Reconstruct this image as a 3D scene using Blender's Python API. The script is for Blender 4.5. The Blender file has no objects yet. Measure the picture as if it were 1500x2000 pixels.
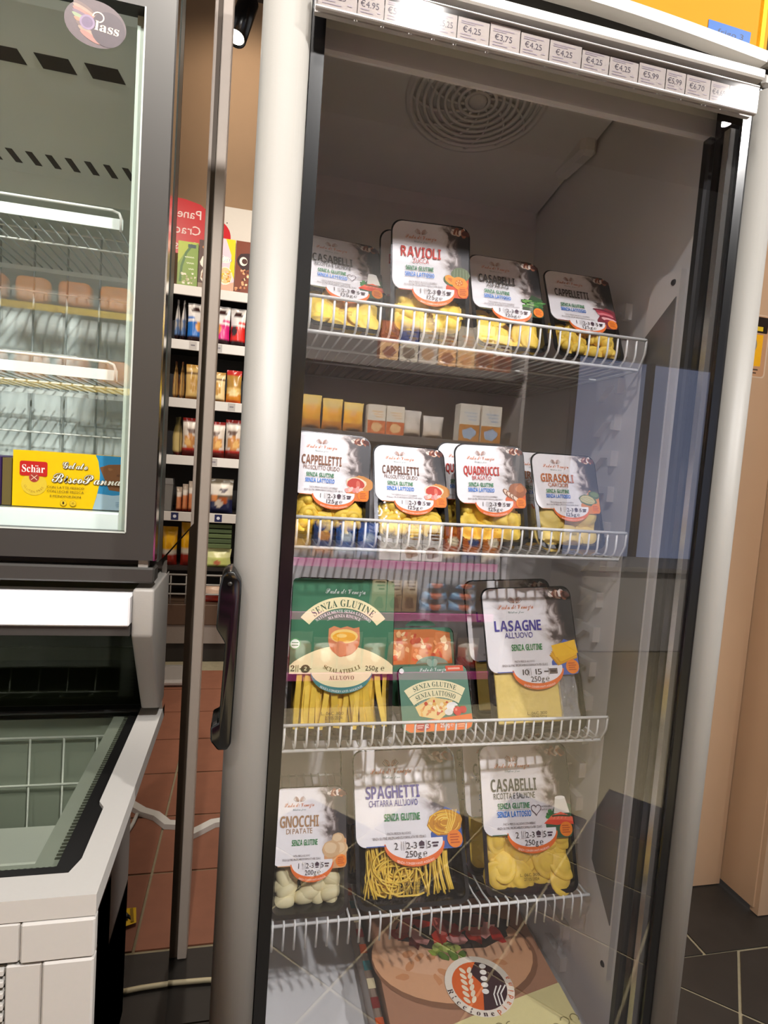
import bpy, bmesh, math, random
from mathutils import Vector, Matrix, noise
R_ = math.radians
rnd = random.Random(7)
H = 1.3                     # eye height above the floor: everything is laid out relative to the eye, then lifted
sc = bpy.context.scene
col = sc.collection

# ------------------------------------------------------------------ camera
F = 1150.0                  # focal length in pixels of the 1500 x 2000 frame
YAW, PITCH, ROLL = R_(12.926), R_(4.251), R_(4.119)
fw = Vector((math.sin(YAW) * math.cos(PITCH), math.cos(YAW) * math.cos(PITCH), -math.sin(PITCH)))
rt = Vector((math.cos(YAW), -math.sin(YAW), 0))
up = rt.cross(fw)
c_r = math.cos(ROLL) * rt + math.sin(ROLL) * up
c_u = -math.sin(ROLL) * rt + math.cos(ROLL) * up
cam_data = bpy.data.cameras.new('camera')
cam = bpy.data.objects.new('camera', cam_data)
col.objects.link(cam)
m = Matrix((c_r, c_u, -fw)).transposed().to_4x4()
m.translation = (0, 0, 0)
cam.matrix_world = m
cam_data.sensor_fit = 'VERTICAL'
cam_data.sensor_height = 36
cam_data.lens = F / 2000 * 36
cam_data.clip_start = 0.02
sc.camera = cam

# ------------------------------------------------------------------ world, exposure
world = bpy.data.worlds.new('shop_ambient')
sc.world = world
world.use_nodes = True
world.node_tree.nodes['Background'].inputs[0].default_value = (0.91, 0.90, 0.90, 1)
world.node_tree.nodes['Background'].inputs[1].default_value = 0.85
sc.view_settings.view_transform = 'Standard'
sc.view_settings.look = 'None'
sc.view_settings.exposure = 0.0
sc.view_settings.gamma = 1.0
sc.view_settings.use_curve_mapping = False
sc.cycles.use_denoising = True
sc.cycles.max_bounces = 12
sc.cycles.transparent_max_bounces = 24
sc.cycles.caustics_reflective = False
sc.cycles.caustics_refractive = False
sc.cycles.sample_clamp_indirect = 6.0

# ------------------------------------------------------------------ helpers: colours and materials
def lin(h):
    h = h.lstrip('#')
    v = [int(h[i:i + 2], 16) / 255 for i in (0, 2, 4)]
    return tuple(x / 12.92 if x <= .04045 else ((x + .055) / 1.055) ** 2.4 for x in v) + (1.0,)
MATS = {}
def mat(name, colour='#808080', rough=.5, metal=0.0, bump=0.0, scale=60.0, vary=.06, spec=.5, coat=0.0, stretch=None, attr=False):
    """procedural surface: colour with a little noise, optional fine relief; attr reads the printed colours"""
    if name in MATS: return MATS[name]
    mt = bpy.data.materials.new(name); mt.use_nodes = True
    nt = mt.node_tree; b = nt.nodes['Principled BSDF']
    tc = nt.nodes.new('ShaderNodeTexCoord'); src = tc.outputs['Object']
    if stretch:
        mp = nt.nodes.new('ShaderNodeMapping'); mp.inputs['Scale'].default_value = stretch
        nt.links.new(src, mp.inputs['Vector']); src = mp.outputs[0]
    nz = nt.nodes.new('ShaderNodeTexNoise'); nz.inputs['Scale'].default_value = scale; nz.inputs['Detail'].default_value = 3
    nt.links.new(src, nz.inputs['Vector'])
    mr = nt.nodes.new('ShaderNodeMapRange'); mr.inputs['To Min'].default_value = 1 - vary; mr.inputs['To Max'].default_value = 1 + vary
    nt.links.new(nz.outputs['Fac'], mr.inputs['Value'])
    mx = nt.nodes.new('ShaderNodeVectorMath'); mx.operation = 'SCALE'
    if attr:
        at = nt.nodes.new('ShaderNodeAttribute'); at.attribute_name = 'Col'
        nt.links.new(at.outputs['Color'], mx.inputs[0])
    else:
        mx.inputs[0].default_value = lin(colour)[:3]
    nt.links.new(mr.outputs[0], mx.inputs['Scale'])
    nt.links.new(mx.outputs[0], b.inputs['Base Color'])
    b.inputs['Roughness'].default_value = rough
    b.inputs['Metallic'].default_value = metal
    b.inputs['Specular IOR Level'].default_value = spec
    b.inputs['Coat Weight'].default_value = coat
    if bump:
        bp = nt.nodes.new('ShaderNodeBump'); bp.inputs['Strength'].default_value = bump; bp.inputs['Distance'].default_value = .002
        nt.links.new(nz.outputs['Fac'], bp.inputs['Height']); nt.links.new(bp.outputs[0], b.inputs['Normal'])
    MATS[name] = mt
    return mt
def clear(name, refl=.06, tint='#ffffff', rough=.02, bump=0.0, scale=80, haze=0.0):
    """thin clear sheet: lets light straight through, reflects by Fresnel plus a fixed share"""
    if name in MATS: return MATS[name]
    mt = bpy.data.materials.new(name); mt.use_nodes = True
    nt = mt.node_tree; nt.nodes.remove(nt.nodes['Principled BSDF']); out = nt.nodes['Material Output']
    tr = nt.nodes.new('ShaderNodeBsdfTransparent'); tr.inputs[0].default_value = lin(tint)
    gl = nt.nodes.new('ShaderNodeBsdfGlossy'); gl.inputs['Roughness'].default_value = rough
    lw = nt.nodes.new('ShaderNodeLayerWeight'); lw.inputs['Blend'].default_value = .5      # 1 - |cos|, the same from both sides
    pw = nt.nodes.new('ShaderNodeMath'); pw.operation = 'POWER'; pw.inputs[1].default_value = 5.0
    nt.links.new(lw.outputs['Facing'], pw.inputs[0])
    ad = nt.nodes.new('ShaderNodeMath'); ad.operation = 'MULTIPLY_ADD'; ad.use_clamp = True
    ad.inputs[1].default_value = .9; ad.inputs[2].default_value = refl
    nt.links.new(pw.outputs[0], ad.inputs[0])
    mix = nt.nodes.new('ShaderNodeMixShader')
    nt.links.new(ad.outputs[0], mix.inputs[0])
    base = tr
    if haze:
        df = nt.nodes.new('ShaderNodeBsdfDiffuse'); df.inputs[0].default_value = (.8, .8, .8, 1)
        m2 = nt.nodes.new('ShaderNodeMixShader'); m2.inputs[0].default_value = haze
        nt.links.new(tr.outputs[0], m2.inputs[1]); nt.links.new(df.outputs[0], m2.inputs[2]); base = m2
    nt.links.new(base.outputs[0], mix.inputs[1]); nt.links.new(gl.outputs[0], mix.inputs[2])
    nt.links.new(mix.outputs[0], out.inputs[0])
    if bump:
        tc = nt.nodes.new('ShaderNodeTexCoord'); nz = nt.nodes.new('ShaderNodeTexNoise'); nz.inputs['Scale'].default_value = scale
        bp = nt.nodes.new('ShaderNodeBump'); bp.inputs['Strength'].default_value = bump; bp.inputs['Distance'].default_value = .004
        nt.links.new(tc.outputs['Object'], nz.inputs['Vector']); nt.links.new(nz.outputs['Fac'], bp.inputs['Height'])
        nt.links.new(bp.outputs[0], gl.inputs['Normal'])
    MATS[name] = mt
    return mt
def glow(name, colour, power):
    if name in MATS: return MATS[name]
    mt = bpy.data.materials.new(name); mt.use_nodes = True
    b = mt.node_tree.nodes['Principled BSDF']
    b.inputs['Base Color'].default_value = lin(colour); b.inputs['Emission Color'].default_value = lin(colour)
    b.inputs['Emission Strength'].default_value = power
    b.inputs['Roughness'].default_value = .6; b.inputs['Specular IOR Level'].default_value = .12
    MATS[name] = mt
    return mt
def smoke_label():
    """paper sleeve print: white on the left, drifting steam, black cloth towards the upper right"""
    mt = bpy.data.materials.new('sleeve_paper'); mt.use_nodes = True
    nt = mt.node_tree; b = nt.nodes['Principled BSDF']
    uv = nt.nodes.new('ShaderNodeUVMap'); sp = nt.nodes.new('ShaderNodeSeparateXYZ'); nt.links.new(uv.outputs[0], sp.inputs[0])
    nz = nt.nodes.new('ShaderNodeTexNoise'); nz.inputs['Scale'].default_value = 5; nz.inputs['Detail'].default_value = 6; nz.inputs['Distortion'].default_value = 1.2
    nt.links.new(uv.outputs[0], nz.inputs['Vector'])
    a1 = nt.nodes.new('ShaderNodeMath'); a1.operation = 'MULTIPLY_ADD'; a1.inputs[1].default_value = .55
    nt.links.new(nz.outputs['Fac'], a1.inputs[0]); nt.links.new(sp.outputs[0], a1.inputs[2])
    s1 = nt.nodes.new('ShaderNodeMapRange'); s1.interpolation_type = 'SMOOTHSTEP'
    s1.inputs['From Min'].default_value = .86; s1.inputs['From Max'].default_value = 1.18
    nt.links.new(a1.outputs[0], s1.inputs['Value'])
    s2 = nt.nodes.new('ShaderNodeMapRange'); s2.interpolation_type = 'SMOOTHSTEP'
    s2.inputs['From Min'].default_value = .12; s2.inputs['From Max'].default_value = .42
    nt.links.new(sp.outputs[1], s2.inputs['Value'])
    mu = nt.nodes.new('ShaderNodeMath'); mu.operation = 'MULTIPLY'
    nt.links.new(s1.outputs[0], mu.inputs[0]); nt.links.new(s2.outputs[0], mu.inputs[1])
    rp = nt.nodes.new('ShaderNodeValToRGB'); e = rp.color_ramp.elements
    e[0].color = lin('#f1eeec'); e[1].color = lin('#191310')
    x = e.new(.35); x.color = lin('#c9bfb8')
    x = e.new(.7); x.color = lin('#5a4a42')
    nt.links.new(mu.outputs[0], rp.inputs[0]); nt.links.new(rp.outputs[0], b.inputs['Base Color'])
    b.inputs['Roughness'].default_value = .42
    return mt

# ------------------------------------------------------------------ helpers: mesh building
def wm(o):
    mt = o.matrix_basis.copy()
    while o.parent:
        o = o.parent; mt = o.matrix_basis @ mt
    return mt
class MB:
    """collects shapes; build() links them as ONE mesh object"""
    def __init__(self): self.v = []; self.f = []; self.c = []; self.s = []; self.uv = None
    def add(self, vs, fs, c=None, smooth=False):
        n = len(self.v); self.v += [tuple(p) for p in vs]
        for f in fs: self.f.append([i + n for i in f]); self.c.append(c); self.s.append(smooth)
        return self
    def box(self, x0, x1, y0, y1, z0, z1, bev=0.0, c=None, seg=1):
        bm = bmesh.new(); bmesh.ops.create_cube(bm, size=1)
        for v in bm.verts:
            v.co = Vector(((x0 + x1) / 2 + v.co.x * (x1 - x0), (y0 + y1) / 2 + v.co.y * (y1 - y0), (z0 + z1) / 2 + v.co.z * (z1 - z0)))
        if bev: bmesh.ops.bevel(bm, geom=bm.edges[:], offset=bev, segments=seg, affect='EDGES', profile=.5)
        bm.verts.index_update()
        self.add([v.co[:] for v in bm.verts], [[v.index for v in f.verts] for f in bm.faces], c, seg > 1)
        bm.free(); return self
    def prism(self, pts, axis, a, b, c=None, smooth=False):
        """outline pts in the two other axes (x,y,z order), swept along axis from a to b"""
        def P(p, t):
            return (t, p[0], p[1]) if axis == 'x' else (p[0], t, p[1]) if axis == 'y' else (p[0], p[1], t)
        n = len(pts)
        self.add([P(p, a) for p in pts] + [P(p, b) for p in pts], [list(range(n - 1, -1, -1)), list(range(n, 2 * n))], c)
        k = len(self.v) - 2 * n
        for i in range(n):
            j = (i + 1) % n; self.f.append([k + i, k + j, k + n + j, k + n + i]); self.c.append(c); self.s.append(smooth)
        return self
    def tube(self, path, r, n=6, c=None, closed=False, cap=True):
        path = [Vector(p) for p in path]; N = len(path); rr = r if isinstance(r, (list, tuple)) else [r] * N
        vs = []; ref = None
        for i in range(N):
            a = path[i - 1] if (i or closed) else path[i]; b = path[(i + 1) % N] if (i < N - 1 or closed) else path[i]
            t = (b - a).normalized()
            if ref is None: ref = Vector((0, 0, 1)) if abs(t.z) < .9 else Vector((1, 0, 0))
            u = (ref - t * ref.dot(t)); u = u.normalized() if u.length > 1e-6 else t.orthogonal().normalized()
            ref = u; w = t.cross(u)
            vs += [path[i] + (u * math.cos(q * 2 * math.pi / n) + w * math.sin(q * 2 * math.pi / n)) * rr[i] for q in range(n)]
        fs = []
        for i in range(N if closed else N - 1):
            j = (i + 1) % N
            for q in range(n): fs.append([i * n + q, i * n + (q + 1) % n, j * n + (q + 1) % n, j * n + q])
        if cap and not closed: fs += [list(range(n - 1, -1, -1)), [(N - 1) * n + q for q in range(n)]]
        return self.add(vs, fs, c, True)
    def lathe(self, prof, cx, cy, cz, n=20, axis='z', c=None):
        vs = []; M = len(prof)
        for q in range(n):
            a = 2 * math.pi * q / n
            for r, h in prof:
                x, y = r * math.cos(a), r * math.sin(a)
                vs.append((cx + x, cy + y, cz + h) if axis == 'z' else (cx + x, cy + h, cz + y) if axis == 'y' else (cx + h, cy + x, cz + y))
        fs = [[q * M + i, ((q + 1) % n) * M + i, ((q + 1) % n) * M + i + 1, q * M + i + 1] for q in range(n) for i in range(M - 1)]
        return self.add(vs, fs, c, True)
    def loops(self, loops, cap0=False, cap1=False, c=None, smooth=False):
        n = len(loops[0]); vs = [p for l in loops for p in l]; fs = []
        for i in range(len(loops) - 1):
            for q in range(n): fs.append([i * n + q, i * n + (q + 1) % n, (i + 1) * n + (q + 1) % n, (i + 1) * n + q])
        if cap0: fs.append(list(range(n - 1, -1, -1)))
        if cap1: fs.append([(len(loops) - 1) * n + q for q in range(n)])
        return self.add(vs, fs, c, smooth)
    def xf(self, mt, start=0):
        self.v[start:] = [tuple(mt @ Vector(p)) for p in self.v[start:]]; return self
    def mesh(self, name, material, off=None):
        me = bpy.data.meshes.new(name)
        vs = self.v if off is None else [off @ Vector(p) for p in self.v]
        me.from_pydata([tuple(p) for p in vs], [], self.f)
        me.polygons.foreach_set('use_smooth', [bool(s) for s in self.s])
        if any(c is not None for c in self.c):
            ca = me.color_attributes.new('Col', 'FLOAT_COLOR', 'CORNER'); buf = []
            for f, c in zip(self.f, self.c):
                if c is None: c = '#808080'
                if isinstance(c, list):
                    for q in c: buf += list(q)
                else: buf += list(lin(c) if isinstance(c, str) else c) * len(f)
            ca.data.foreach_set('color', buf)
        if self.uv:
            ul = me.uv_layers.new(name='UVMap'); buf = []
            for f in self.f:
                for i in f: buf += list(self.uv(self.v[i]))
            ul.data.foreach_set('uv', buf)
        me.materials.append(material)
        return me
    def build(self, name, material, parent=None, local=False):
        """world coordinates unless local; a top-level mesh gets its origin at its base"""
        if parent is not None:
            me = self.mesh(name, material, None if local else wm(parent).inverted())
            o = bpy.data.objects.new(name, me); o.parent = parent
        else:
            xs, ys, zs = zip(*self.v); b = Vector(((min(xs) + max(xs)) / 2, (min(ys) + max(ys)) / 2, min(zs)))
            me = self.mesh(name, material, Matrix.Translation(-b)); o = bpy.data.objects.new(name, me); o.location = b
        col.objects.link(o)
        return o
def tag(o, label=None, cat=None, group=None, kind=None):
    if label: o['label'] = label
    if cat: o['category'] = cat
    if group: o['group'] = group
    if kind: o['kind'] = kind
    return o
def empty(name, loc, rot=None):
    o = bpy.data.objects.new(name, None); o.empty_display_size = .02
    o.matrix_basis = Matrix.Translation(loc) @ (rot.to_4x4() if rot else Matrix())
    col.objects.link(o); return o
def copy_tree(o, parent=None):
    c = o.copy(); col.objects.link(c)
    if parent is not None: c.parent = parent
    for ch in list(o.children): copy_tree(ch, c)
    return c
def inst(name, me, parent, mt):
    o = bpy.data.objects.new(name, me); o.parent = parent; o.matrix_basis = mt; col.objects.link(o); return o
def rrect(w, h, r, n=6, x=0, z=0):
    """rounded rectangle, base on z, centred on x"""
    pts = []
    for cx, cz, a0 in ((w / 2 - r, r, -90), (w / 2 - r, h - r, 0), (-w / 2 + r, h - r, 90), (-w / 2 + r, r, 180)):
        for i in range(n + 1):
            a = R_(a0 + 90 * i / n); pts.append((x + cx + r * math.cos(a), z + cz + r * math.sin(a)))
    return pts

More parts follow.
